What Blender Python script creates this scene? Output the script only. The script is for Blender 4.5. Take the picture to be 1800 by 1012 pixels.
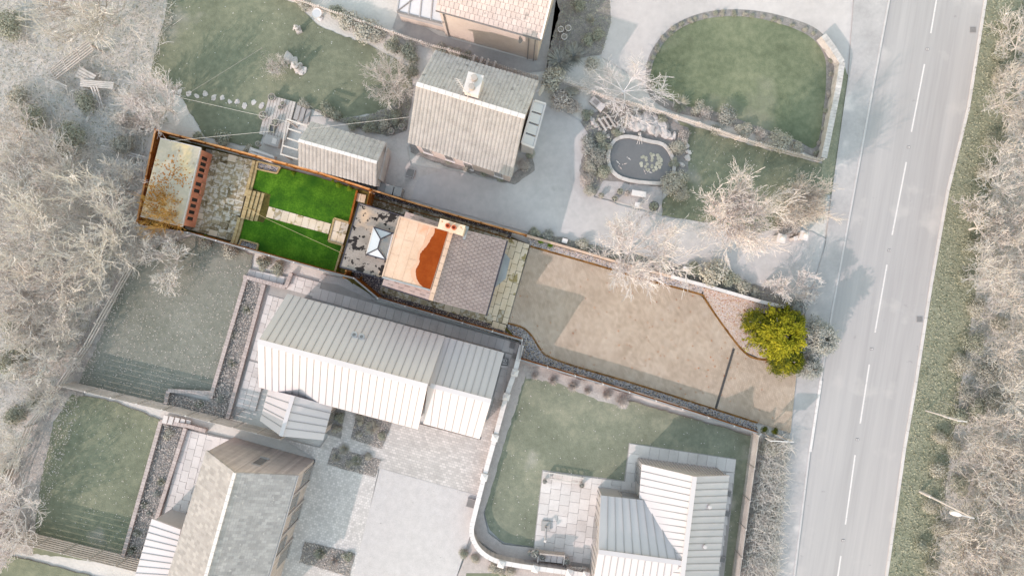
import bpy, bmesh, math, random
import numpy as np
from mathutils import Vector, Matrix, Euler
random.seed(7); rng = np.random.default_rng(7)
sc = bpy.context.scene
for o in list(bpy.data.objects): bpy.data.objects.remove(o)

# ------------------------------------------------------------------ camera, sky, sun, exposure
CAM_H, PPM = 48.0, 25.0                       # drone height; pixels per metre of ground in the 1800 px photograph
cam = bpy.data.cameras.new('camera'); cam.sensor_width = 36; cam.lens = 24; cam.clip_end = 2000
camo = bpy.data.objects.new('camera', cam); sc.collection.objects.link(camo)
camo.location = (0, 0, CAM_H); sc.camera = camo
SUN_EL, SUN_AZ = math.radians(30), math.radians(225)      # the sun stands lower left of the picture
w = bpy.data.worlds.new('World'); sc.world = w; w.use_nodes = True
nt = w.node_tree; bg = nt.nodes['Background']; bg.inputs[1].default_value = 0.15
sky = nt.nodes.new('ShaderNodeTexSky'); sky.sky_type = 'NISHITA'; sky.sun_disc = False
sky.sun_elevation = SUN_EL; sky.sun_rotation = SUN_AZ; sky.air_density = 2.7; sky.dust_density = 0.6; sky.ozone_density = 0.2
nt.links.new(sky.outputs[0], bg.inputs[0])
sl = bpy.data.lights.new('sun', 'SUN'); sl.energy = 1.25; sl.angle = math.radians(0.6); sl.color = (1, .85, .78)
so = bpy.data.objects.new('sun', sl); sc.collection.objects.link(so)
sd = Vector((math.sin(SUN_AZ)*math.cos(SUN_EL), math.cos(SUN_AZ)*math.cos(SUN_EL), math.sin(SUN_EL)))
so.rotation_euler = (-sd).to_track_quat('-Z', 'Y').to_euler(); so.location = (-60, -60, 60)
vs = sc.view_settings; vs.view_transform = 'Standard'; vs.look = 'None'; vs.gamma = 1; vs.exposure = 1.22; vs.use_curve_mapping = False

# ------------------------------------------------------------------ helpers
col = sc.collection
def P(x, y, z=0.0):
    """point of the place, at height z, from where it was surveyed on the aerial photograph"""
    f = (CAM_H - z) / CAM_H / PPM
    return Vector(((x-900)*f, (506-y)*f, z))
K = (0.84, 0.755, 0.775)
VEIL = [0.0]                                    # share of pale veil mixed into the surroundings' colours, lifting their darks
def lc(c):
    g_ = sum(c)/3; v_ = VEIL[0]; c = [(x*(1-.3*(v_ > 0))+g_*.3*(v_ > 0))*(1-v_)+226*v_ for x in c]
    def f(v, k):
        v /= 255.0
        return (v/12.92 if v <= .04045 else ((v+.055)/1.055)**2.4) * k
    return (f(c[0], K[0]), f(c[1], K[1]), f(c[2], K[2]), 1)
MATS = {}
def mat(name, cols, scale=1.5, rough=.85, bump=.25, bscale=25, rand=0, spots=(), stretch=None, spec=.25, rot=0, fine=.35, brick=None, metal=0):
    if name in MATS: return MATS[name]
    m = bpy.data.materials.new(name); m.use_nodes = True; MATS[name] = m
    N, L = m.node_tree.nodes, m.node_tree.links; b = N['Principled BSDF']
    b.inputs['Roughness'].default_value = rough; b.inputs['Specular IOR Level'].default_value = spec; b.inputs['Metallic'].default_value = metal
    g = N.new('ShaderNodeNewGeometry'); vec = g.outputs['Position']
    if stretch or rot:
        mp = N.new('ShaderNodeMapping'); mp.inputs['Rotation'].default_value = (0, 0, rot); 
        L.new(vec, mp.inputs[0]); vec = mp.outputs[0]
        if stretch:
            m2 = N.new('ShaderNodeMapping'); m2.inputs['Scale'].default_value = stretch; L.new(vec, m2.inputs[0]); vec2 = m2.outputs[0]
        else: vec2 = vec
    else: vec2 = vec
    def noise(s, d=5, r=.55, v=None):
        n = N.new('ShaderNodeTexNoise'); n.inputs['Scale'].default_value = s; n.inputs['Detail'].default_value = d; n.inputs['Roughness'].default_value = r
        L.new(v or vec2, n.inputs['Vector']); return n.outputs[0]
    n1, n2 = noise(scale), noise(scale*9.3, 3, .6)
    mx = N.new('ShaderNodeMix'); mx.data_type = 'FLOAT'; mx.inputs[0].default_value = fine; L.new(n1, mx.inputs[2]); L.new(n2, mx.inputs[3])
    rp = N.new('ShaderNodeValToRGB'); L.new(mx.outputs[0], rp.inputs[0]); el = rp.color_ramp.elements
    n = len(cols)
    for i, c in enumerate(cols):
        p = .5 if n == 1 else .34 + .32*i/(n-1)
        if i < 2: e = el[i]; e.position = p
        else: e = el.new(p)
        e.color = lc(c)
    if n == 1: el[1].color = lc(cols[0])
    out = rp.outputs[0]
    if brick:
        (bw, bh, mort, mcol, off, c1, c2) = (brick+(.82, 1.12))[:7]
        bt = N.new('ShaderNodeTexBrick'); bt.offset = off; bt.inputs['Scale'].default_value = 1; bt.inputs['Brick Width'].default_value = bw
        bt.inputs['Row Height'].default_value = bh; bt.inputs['Mortar Size'].default_value = mort; bt.inputs['Bias'].default_value = 0
        bt.inputs['Color1'].default_value = (c1, c1, c1, 1); bt.inputs['Color2'].default_value = (c2, c2, c2, 1); bt.inputs['Mortar'].default_value = (mcol, mcol, mcol, 1)
        L.new(vec, bt.inputs['Vector'])
        mu = N.new('ShaderNodeMix'); mu.data_type = 'RGBA'; mu.blend_type = 'MULTIPLY'; mu.inputs[0].default_value = 1
        L.new(out, mu.inputs[6]); L.new(bt.outputs[0], mu.inputs[7]); out = mu.outputs[2]
    for (c, s, lo, hi) in spots:
        q = noise(s, 4, .55, vec)
        mr = N.new('ShaderNodeMapRange'); mr.inputs[1].default_value = lo; mr.inputs[2].default_value = hi; L.new(q, mr.inputs[0])
        mm = N.new('ShaderNodeMix'); mm.data_type = 'RGBA'; L.new(mr.outputs[0], mm.inputs[0]); L.new(out, mm.inputs[6]); mm.inputs[7].default_value = lc(c); out = mm.outputs[2]
    if rand:
        oi = N.new('ShaderNodeObjectInfo'); mr = N.new('ShaderNodeMapRange'); mr.inputs[3].default_value = 1-rand; mr.inputs[4].default_value = 1+rand
        L.new(oi.outputs['Random'], mr.inputs[0]); h = N.new('ShaderNodeHueSaturation'); L.new(mr.outputs[0], h.inputs['Value']); L.new(out, h.inputs['Color']); out = h.outputs[0]
    L.new(out, b.inputs['Base Color'])
    if bump:
        bn = noise(bscale, 3, .6, vec); bp = N.new('ShaderNodeBump'); bp.inputs['Strength'].default_value = bump; bp.inputs['Distance'].default_value = .05
        L.new(bn, bp.inputs['Height']); L.new(bp.outputs[0], b.inputs['Normal'])
    return m

WL = {}
def obj(name, me, m=None, parent=None, world=True):
    o = bpy.data.objects.new(name, me); col.objects.link(o)
    if m is not None and not me.materials: me.materials.append(m)
    if parent is not None:
        o.parent = parent
        l = WL.get(parent.name)
        if l is not None and world: o.matrix_parent_inverse = Matrix.Translation(-l)
    return o
def tag(o, label, cat, group=None):
    o['label'] = label; o['category'] = cat
    if group: o['group'] = group
    return o
def thing(name, label, cat, loc=(0, 0, 0), group=None):
    o = bpy.data.objects.new(name, None); col.objects.link(o); o.location = loc; o.empty_display_size = .3
    WL[o.name] = Vector(loc); return tag(o, label, cat, group)
def struct(o): o['kind'] = 'structure'; return o
def sempty(name):
    o = bpy.data.objects.new(name, None); col.objects.link(o); o.empty_display_size = .2; return struct(o)
def stuff(o, label=None, cat=None):
    o['kind'] = 'stuff'
    if label: tag(o, label, cat)
    return o
def mesh(vs_, fs, smooth=False):
    me = bpy.data.meshes.new('m'); me.from_pydata([tuple(v) for v in vs_], [], fs); me.update()
    if smooth: me.polygons.foreach_set('use_smooth', [True]*len(me.polygons))
    return me
class MB:
    def __init__(s): s.v = []; s.f = []
    def add(s, vs_, fs):
        n = len(s.v); s.v += [tuple(v) for v in vs_]; s.f += [tuple(i+n for i in f) for f in fs]; return s
    def hexa(s, bot, top): return s.add(list(bot)+list(top), [(3,2,1,0),(4,5,6,7),(0,1,5,4),(1,2,6,5),(2,3,7,6),(3,0,4,7)])
    def prism(s, pts, z0, z1):
        n = len(pts); b = [(p[0], p[1], z0) for p in pts]; t = [(p[0], p[1], z1) for p in pts]
        return s.add(b+t, [tuple(range(n-1, -1, -1)), tuple(range(n, 2*n))] + [(i, (i+1) % n, n+(i+1) % n, n+i) for i in range(n)])
    def bar(s, a, b, wd, h=None, up=Vector((0, 0, 1))):
        a, b = Vector(a), Vector(b); h = h or wd; d = (b-a).normalized()
        if abs(d.dot(up)) > .98: up = Vector((0, 1, 0))
        x = d.cross(up).normalized()*wd/2; y = x.cross(d).normalized()*h/2
        return s.hexa([a-x-y, a+x-y, a+x+y, a-x+y], [b-x-y, b+x-y, b+x+y, b-x+y])
    def cyl(s, c, r0, r1, z0, z1, n=12):
        a = [2*math.pi*i/n for i in range(n)]
        b = [(c[0]+r0*math.cos(t), c[1]+r0*math.sin(t), z0) for t in a]; t_ = [(c[0]+r1*math.cos(t), c[1]+r1*math.sin(t), z1) for t in a]
        return s.add(b+t_, [tuple(range(n-1, -1, -1)), tuple(range(n, 2*n))] + [(i, (i+1) % n, n+(i+1) % n, n+i) for i in range(n)])
    def lathe(s, c, prof, n=14):
        vs_ = []; fs = []
        for (r, z) in prof: vs_ += [(c[0]+r*math.cos(2*math.pi*i/n), c[1]+r*math.sin(2*math.pi*i/n), c[2]+z) for i in range(n)]
        for k in range(len(prof)-1): fs += [(k*n+i, k*n+(i+1) % n, (k+1)*n+(i+1) % n, (k+1)*n+i) for i in range(n)]
        fs += [tuple(range(n-1, -1, -1)), tuple(range((len(prof)-1)*n, len(prof)*n))]
        return s.add(vs_, fs)
    def tube(s, pts, r, n=5):
        for a, b in zip(pts[:-1], pts[1:]):
            a, b = Vector(a), Vector(b); d = (b-a).normalized(); x = d.orthogonal().normalized(); y = d.cross(x)
            A = [a+(x*math.cos(2*math.pi*i/n)+y*math.sin(2*math.pi*i/n))*r for i in range(n)]
            B = [b+(x*math.cos(2*math.pi*i/n)+y*math.sin(2*math.pi*i/n))*r for i in range(n)]
            s.add(A+B, [(i, (i+1) % n, n+(i+1) % n, n+i) for i in range(n)])
        return s
    def build(s, name, m, parent=None, smooth=False): return obj(name, mesh(s.v, s.f, smooth), m, parent)
def catmull(pts, k=6, closed=True):
    out = []; n = len(pts)
    for i in range(n if closed else n-1):
        g = lambda j: Vector(pts[j % n] if closed else pts[max(0, min(n-1, j))]).to_2d()
        p0, p1, p2, p3 = g(i-1), g(i), g(i+1), g(i+2)
        for t in range(k):
            t /= k; out.append(.5*((2*p1)+(p2-p0)*t+(2*p0-5*p1+4*p2-p3)*t*t+(3*p1-p0-3*p2+p3)*t**3))
    if not closed: out.append(Vector(pts[-1]).to_2d())
    return [(p.x, p.y) for p in out]
def ragged(pts, step=8, amp=1.2):
    out = []; n = len(pts)
    for i in range(n):
        a, b = Vector(pts[i]).to_2d(), Vector(pts[(i+1) % n]).to_2d(); k = max(1, int((b-a).length/step))
        for j in range(k):
            p = a.lerp(b, j/k)
            if j: p = p + Vector((random.uniform(-amp, amp), random.uniform(-amp, amp)))
            out.append((p.x, p.y))
    return out
ZL = [0.0]
def sheet(name, pts, m, parent=None, smooth=0, rag=0, z=None, st=True):
    """a level piece of ground, each one a few millimetres above the one laid before it"""
    if smooth: pts = catmull(pts, smooth)
    if rag: pts = ragged(pts, 8, rag)
    if z is None: ZL[0] += .004; z = ZL[0]
    w_ = [P(x, y).to_2d() for x, y in pts]
    bm = bmesh.new(); f = bm.faces.new([bm.verts.new((p.x, p.y, z)) for p in w_])
    bm.normal_update()
    if f.normal.z < 0: f.normal_flip()
    bmesh.ops.triangulate(bm, faces=[f]); me = bpy.data.meshes.new(name); bm.to_mesh(me); bm.free()
    o = obj(name, me, m, parent)
    if st and parent is None: struct(o)
    return o
def inpoly(px, py, poly):
    r = np.zeros(len(px), bool); n = len(poly); j = n-1
    for i in range(n):
        xi, yi = poly[i]; xj, yj = poly[j]
        c = ((yi > py) != (yj > py)) & (px < (xj-xi)*(py-yi)/((yj-yi) if yj != yi else 1e-9)+xi); r ^= c; j = i
    return r
def scatter(poly, n):
    xs = [p[0] for p in poly]; ys = [p[1] for p in poly]; out = np.zeros((0, 2))
    while len(out) < n:
        q = np.column_stack([rng.uniform(min(xs), max(xs), n*2), rng.uniform(min(ys), max(ys), n*2)]); out = np.vstack([out, q[inpoly(q[:, 0], q[:, 1], poly)]])
    out = out[:n]; return np.column_stack([(out[:, 0]-900)/PPM, (506-out[:, 1])/PPM])
def npmesh(v, f):
    me = bpy.data.meshes.new('m'); v = np.asarray(v, np.float32); f = np.asarray(f, np.int32); k = f.shape[1]
    me.vertices.add(len(v)); me.vertices.foreach_set('co', v.ravel())
    me.loops.add(f.size); me.loops.foreach_set('vertex_index', f.ravel())
    me.polygons.add(len(f)); me.polygons.foreach_set('loop_start', np.arange(0, f.size, k, dtype=np.int32)); me.polygons.foreach_set('loop_total', np.full(len(f), k, np.int32))
    me.update(calc_edges=True); return me
def unit(a): return a/np.maximum(np.linalg.norm(a, axis=1, keepdims=True), 1e-9)
def leaf_mesh(c, nrm, ln, wd, along=None):
    """diamond shaped leaves: centres c, facing nrm"""
    n = len(c); nrm = unit(nrm); r = rng.normal(size=(n, 3)) if along is None else along
    u = unit(r - (r*nrm).sum(1, keepdims=True)*nrm); v = np.cross(nrm, u)
    ln = np.broadcast_to(np.asarray(ln), (n,))[:, None]/2; wd = np.broadcast_to(np.asarray(wd), (n,))[:, None]/2
    V = np.stack([c-u*ln, c+v*wd - nrm*wd*.25, c+u*ln, c-v*wd-nrm*wd*.25], 1).reshape(-1, 3)
    return npmesh(V, np.arange(4*n).reshape(n, 4))
def pebble_mesh(xy, z, r):
    n = len(xy); base = np.array([[1,0,0],[0,1,0],[-1,0,0],[0,-1,0],[0,0,.75]], float)
    a = rng.uniform(0, 6.28, n); r = np.asarray(r); s = r[:, None]*rng.uniform(.7, 1.3, (n, 3))
    b = base[None]*s[:, None, :]; ca, sa = np.cos(a)[:, None], np.sin(a)[:, None]
    V = np.stack([b[..., 0]*ca-b[..., 1]*sa+xy[:, 0:1], b[..., 0]*sa+b[..., 1]*ca+xy[:, 1:2], b[..., 2]+z], 2).reshape(-1, 3)
    F = np.array([[0,1,4],[1,2,4],[2,3,4],[3,0,4]]); return npmesh(V, (F[None]+(np.arange(n)*5)[:, None, None]).reshape(-1, 3))
def seg_mesh(S, k=3):
    """tapered twigs: rows of x0 y0 z0 x1 y1 z1 r0 r1"""
    S = np.asarray(S, float); n = len(S); a, b, r0, r1 = S[:, :3], S[:, 3:6], S[:, 6:7], S[:, 7:8]; d = unit(b-a)
    h = np.where(np.abs(d[:, 2:3]) > .9, np.array([[1., 0, 0]]), np.array([[0, 0, 1.]])); x = unit(np.cross(d, h)); y = np.cross(d, x)
    A = [a+(x*math.cos(2*math.pi*i/k)+y*math.sin(2*math.pi*i/k))*r0 for i in range(k)]; B = [b+(x*math.cos(2*math.pi*i/k)+y*math.sin(2*math.pi*i/k))*r1 for i in range(k)]
    V = np.stack(A+B, 1).reshape(-1, 3); F = np.array([[i, (i+1) % k, k+(i+1) % k, k+i] for i in range(k)])
    return npmesh(V, (F[None]+(np.arange(n)*2*k)[:, None, None]).reshape(-1, 4))
# one bevelled block shared by every slab, board and rail
bm = bmesh.new(); bmesh.ops.create_cube(bm, size=1); UNIT = bpy.data.meshes.new('block'); bm.to_mesh(UNIT); bm.free()
UN = {}
def block(name, c, size, rz, m, parent, tilt=(0, 0)):
    k = m.name
    if k not in UN: UN[k] = UNIT.copy(); UN[k].materials.append(m)
    o = obj(name, UN[k], None, parent); o.location = c; o.scale = size; o.rotation_euler = (tilt[0], tilt[1], rz); return o
def beam(name, a, b, wd, h, m, parent):
    a, b = Vector(a), Vector(b); d = b-a
    k = m.name
    if k not in UN: UN[k] = UNIT.copy(); UN[k].materials.append(m)
    o = obj(name, UN[k], None, parent); o.location = (a+b)/2; o.scale = (d.length, wd, h); o.rotation_euler = d.to_track_quat('X', 'Z').to_euler(); return o
def bil(q, u, v): return (q[0]*(1-u)+q[1]*u)*(1-v)+(q[3]*(1-u)+q[2]*u)*v
def slabs(parent, quad, nc, nr, m, z, gap=.02, th=.03, stagger=0, jz=.004, name='slab', mats=None, skip=0):
    q = [P(x, y) for x, y in quad]
    for i in range(nc):
        u0, u1 = i/nc, (i+1)/nc; cuts = [0]
        off = (stagger*(i % 2)+random.uniform(-.1, .1)*bool(stagger))/nr
        cuts = [0] + [j/nr+off for j in range(1, nr)] + [1]
        if stagger and i % 2: cuts = [0, off if off > .2/nr else .5/nr] + [j/nr+off for j in range(1, nr)] + [1]
        for v0, v1 in zip(cuts[:-1], cuts[1:]):
            if v1-v0 < .12/nr or random.random() < skip: continue
            a, b, c, d = bil(q, u0, v0), bil(q, u1, v0), bil(q, u1, v1), bil(q, u0, v1)
            ce = (a+b+c+d)/4; du = ((b+c)-(a+d))/2; dv = ((c+d)-(a+b))/2
            mm = m if not mats or random.random() < .7 else random.choice(mats)
            block(name, (ce.x, ce.y, z+th/2+random.uniform(0, jz)), (du.length-gap, dv.length-gap, th), math.atan2(du.y, du.x), mm, parent, (random.uniform(-.004, .004), random.uniform(-.004, .004)))
ANG = math.atan2(-.27, .963)                  # the plots run this way
# ------------------------------------------------------------------ materials (procedural)
VEIL[0] = .17
G = dict(
 soil=mat('pale_soil', [(200,201,190),(214,215,205),(224,224,216)], .6, bump=.6, bscale=6),
 litter=mat('leaf_litter', [(140,136,130),(168,164,157),(196,192,184)], 1.6, bump=.6, bscale=9),
 lawn=mat('mown_lawn', [(74,92,52),(100,118,74),(130,142,94)], .22, bump=.6, bscale=18, fine=.45, spots=[((168,166,136), .13, .55, .8)]),
 leaflawn=mat('grey_green_lawn', [(104,112,92),(122,128,110),(140,144,126)], .3, bump=.6, bscale=16, fine=.4),  # greyer green for the leaf strewn lawn
 mosslawn=mat('mossy_lawn', [(88,100,68),(110,122,86),(138,145,104)], .25, bump=.6, bscale=16, fine=.45, spots=[((176,172,162), .18, .62, .78)]),
 patchlawn=mat('patchy_lawn', [(94,105,76),(116,127,96),(146,151,116)], .3, bump=.6, bscale=16, fine=.4, spots=[((186,183,172), .16, .6, .72)]),
 tarmac=mat('road_tarmac', [(162,161,160),(177,176,175),(190,188,186)], .35, bump=.15, bscale=60, stretch=(1.6, .05, 1), rot=math.radians(9.4), fine=.3, spots=[((196,193,189), .25, .58, .7), ((152,151,150), 1.1, .68, .74)]),
 pave=mat('pavement_tarmac', [(168,167,166),(183,182,181),(196,194,192)], .5, bump=.15, bscale=50, spots=[((225,221,214), .5, .6, .75)]),
 drive=mat('drive_tarmac', [(178,178,177),(196,196,194),(212,211,208)], .22, bump=.25, bscale=40, spots=[((160,160,158), .45, .62, .8)]),
 drive2=mat('pale_drive_tarmac', [(188,184,180),(204,199,195),(218,213,208)], .2, bump=.2, bscale=40),
 concrete=mat('pale_concrete', [(178,175,169),(200,197,190),(215,212,205)], .7, bump=.2, bscale=20, spots=[((160,157,150), .9, .6, .72)]),
 darkpath=mat('dark_concrete', [(150,149,146),(165,164,160),(178,176,172)], .5, bump=.2),  # darker grey paving
 bed=mat('bark_bed', [(104,102,97),(136,133,127),(178,174,166)], 3.5, bump=.8, bscale=14, fine=.6),
 white_gravel=mat('white_gravel', [(190,189,187),(205,204,202),(218,217,215)], 2.2, bump=.5, bscale=30, fine=.6, spots=[((165,163,160), 5, .7, .74)]),
 pink_gravel=mat('buff_gravel', [(168,158,150),(190,180,172),(208,199,192)], 4, bump=.6, bscale=24, fine=.65),
 grey_gravel=mat('grey_gravel', [(165,164,162),(188,187,185),(204,203,200)], 3, bump=.6, bscale=24, fine=.6),
 sett=mat('sett_paving', [(192,189,182),(206,203,196),(218,215,208)], .8, bump=.3, bscale=20, rot=-ANG, brick=(.26, .17, .014, .74, .5)),
 sett2=mat('small_sett_paving', [(206,204,198),(216,214,208),(225,223,217)], .6, bump=.3, bscale=20, rot=-ANG, brick=(.17, .17, .012, .78, .5)),
 slab_pale=mat('pale_sandstone', [(206,203,197),(218,215,210),(228,226,221)], .9, bump=.12, bscale=14, rand=.06, rough=.7),
 slab_buff=mat('buff_sandstone', [(200,194,188),(214,209,203),(224,220,214)], .9, bump=.12, bscale=14, rand=.07, rough=.7),
 joint=mat('paving_joint', [(150,148,143),(170,168,162)], 2, bump=.3),
 brick=mat('pale_red_brick', [(180,170,166),(192,182,178),(204,195,191)], 2.2, bump=.3, bscale=20, brick=(.225, .075, .012, .95, .5)),
 brickcap=mat('pale_brick_edging', [(176,158,149),(192,175,167),(206,191,183)], 2.5, bump=.3, bscale=16, rand=.08),
 buffbrick=mat('buff_brick_wall', [(205,188,170),(216,200,183),(224,211,196)], .8, bump=.2, bscale=25),
 render_=mat('white_render', [(218,214,206),(228,225,218)], .8, bump=.1),
 pinkrender=mat('pink_render', [(206,192,182),(218,205,196)], .8, bump=.1),
 coping=mat('white_coping', [(226,225,221),(238,237,234)], 1.2, bump=.1, rand=.04, rough=.6),
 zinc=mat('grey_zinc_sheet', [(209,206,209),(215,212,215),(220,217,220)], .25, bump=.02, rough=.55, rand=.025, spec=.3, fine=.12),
 zincd=mat('blue_grey_shade_zinc', [(194,193,199),(201,200,206),(208,207,212)], .25, bump=.02, rough=.55, rand=.03, spec=.3, fine=.12),  # darker zinc copy, mostly painting in the shade of slopes turned from the sun
 zinc_seam=mat('zinc_seam', [(150,153,156),(164,167,169)], 1, bump=0, rough=.5),
 zincwall=mat('zinc_cladding', [(170,172,174),(186,188,189)], .6, bump=.05, rough=.5, rand=.05),
 sunslate=mat('sunlit_slate', [(158,157,154),(170,169,166),(180,179,176)], 1.4, bump=.25, bscale=14, rot=-ANG, brick=(.3, .2, .006, .93, .5)),  # warmer slate copy, toned for the sunlit left slope
 shadeslate=mat('shaded_slate', [(158,160,163),(170,172,174),(184,185,186)], 1.3, bump=.25, bscale=14, rot=-ANG, brick=(.26, .2, .008, .86, .5), spots=[((198,198,196), 3, .66, .7)]),  # cooler slate copy, toned for the right slope in shade
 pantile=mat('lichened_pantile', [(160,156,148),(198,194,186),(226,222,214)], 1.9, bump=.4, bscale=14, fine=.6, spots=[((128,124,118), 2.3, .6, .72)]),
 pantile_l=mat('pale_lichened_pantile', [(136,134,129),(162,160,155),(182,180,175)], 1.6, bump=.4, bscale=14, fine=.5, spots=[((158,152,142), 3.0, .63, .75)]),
 redtile=mat('faded_red_tile', [(190,170,160),(206,187,177),(216,199,190)], 1.4, bump=.3, bscale=14, rand=.07, spots=[((150,140,132), 1.6, .62, .7)]),
 glass=mat('conservatory_glass', [(200,206,210),(216,221,224)], .5, bump=0, rough=.12, spec=.6),
 darkglass=mat('window_glass', [(96,99,102),(120,123,126)], .6, bump=0, rough=.1, spec=.6),
 frame=mat('pale_grey_frame', [(165,164,163),(178,177,176)], 1, bump=0, rough=.5),
 whiteframe=mat('white_frame', [(226,226,225),(236,236,235)], 1, bump=0, rough=.5),
 timber=mat('weathered_timber', [(168,162,152),(194,188,178),(214,209,199)], 1.2, bump=.3, bscale=12, rand=.08, fine=.5),
 timberb=mat('pinkish_timber', [(164,152,142),(188,177,167),(206,197,187)], 1.2, bump=.3, bscale=12, rand=.09, fine=.5),
 rail=mat('pale_rail', [(204,199,188),(222,218,208)], 1.2, bump=.2, rand=.06),
 fencegrey=mat('grey_fence_top', [(122,122,122),(146,146,146)], 1.5, bump=.1, rand=.05),
 concpost=mat('concrete_post', [(196,195,193),(214,213,211)], 2, bump=.1),
 stone=mat('garden_stone', [(180,177,171),(206,203,197),(224,221,215)], 2.5, bump=.5, bscale=8, rand=.08),
 rock=mat('waterfall_rock', [(150,150,148),(178,178,176),(205,205,202)], 2.2, bump=.7, bscale=7, rand=.06),
 darkplastic=mat('dark_plastic', [(104,105,104),(126,127,126)], 2, bump=.05, rough=.5),
 greybin=mat('grey_bin', [(150,153,150),(168,171,168)], 2, bump=.05, rough=.5, rand=.12),
 line=mat('road_paint', [(228,226,222),(238,236,232)], 3, bump=.1, spots=[((212,209,204), 5, .58, .66)]),
 iron=mat('cast_iron', [(120,119,117),(142,141,139)], 6, bump=.4, bscale=50),
 lamp=mat('galvanised_steel', [(205,204,202),(222,221,219)], 2, bump=.05, rough=.4),
 pot=mat('clay_pot', [(170,160,150),(190,180,170)], 3, bump=.2),
 bark=mat('pale_bark', [(176,170,158),(202,196,185),(224,219,209)], 3, bump=.4, bscale=12),
 twig=mat('pale_twig', [(216,220,209),(231,234,224),(242,244,236)], .7, bump=0, rough=.9),
 twigb=mat('beige_twig', [(212,211,199),(227,225,214),(239,237,228)], .7, bump=0, rough=.9),
 twigw=mat('white_twig', [(238,237,232),(245,244,240),(250,249,247)], .7, bump=0, rough=.9),
 leafg=mat('grey_green_leaf', [(118,132,100),(160,168,138),(196,200,172)], 2.4, bump=0, rough=.75, fine=.6),
 leafp=mat('pale_green_leaf', [(160,162,138),(188,188,164),(214,213,192)], 2.4, bump=0, rough=.75, fine=.6),
 leafb=mat('blue_green_leaf', [(128,137,126),(156,163,152),(182,187,174)], 2.4, bump=0, rough=.75, fine=.6),
 leafk=mat('buff_leaf', [(170,160,147),(198,190,178),(220,214,204)], 2.4, bump=0, rough=.8, fine=.6),
 verge=mat('verge_grass', [(112,124,86),(136,144,106),(160,164,126)], .9, bump=.7, bscale=12, fine=.5),
 blade=mat('grass_blade', [(130,140,100),(156,162,124),(182,184,148)], 1.3, bump=0, rough=.8, fine=.6),
 water=mat('pond_water', [(84,88,90),(98,102,104)], .6, bump=.08, bscale=4, rough=.08, spec=.5),
 lily=mat('lily_pad', [(134,142,118),(166,171,146),(190,192,170)], 2, bump=.1, rand=.12),
 white=mat('white_paint', [(232,231,229),(240,239,237)], 1, bump=0, rough=.5),
 wire=mat('pale_wire', [(205,202,195),(220,217,210)], 1, bump=0),
 darkwire=mat('grey_wire', [(140,140,138),(155,155,152)], 1, bump=0),
)
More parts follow.
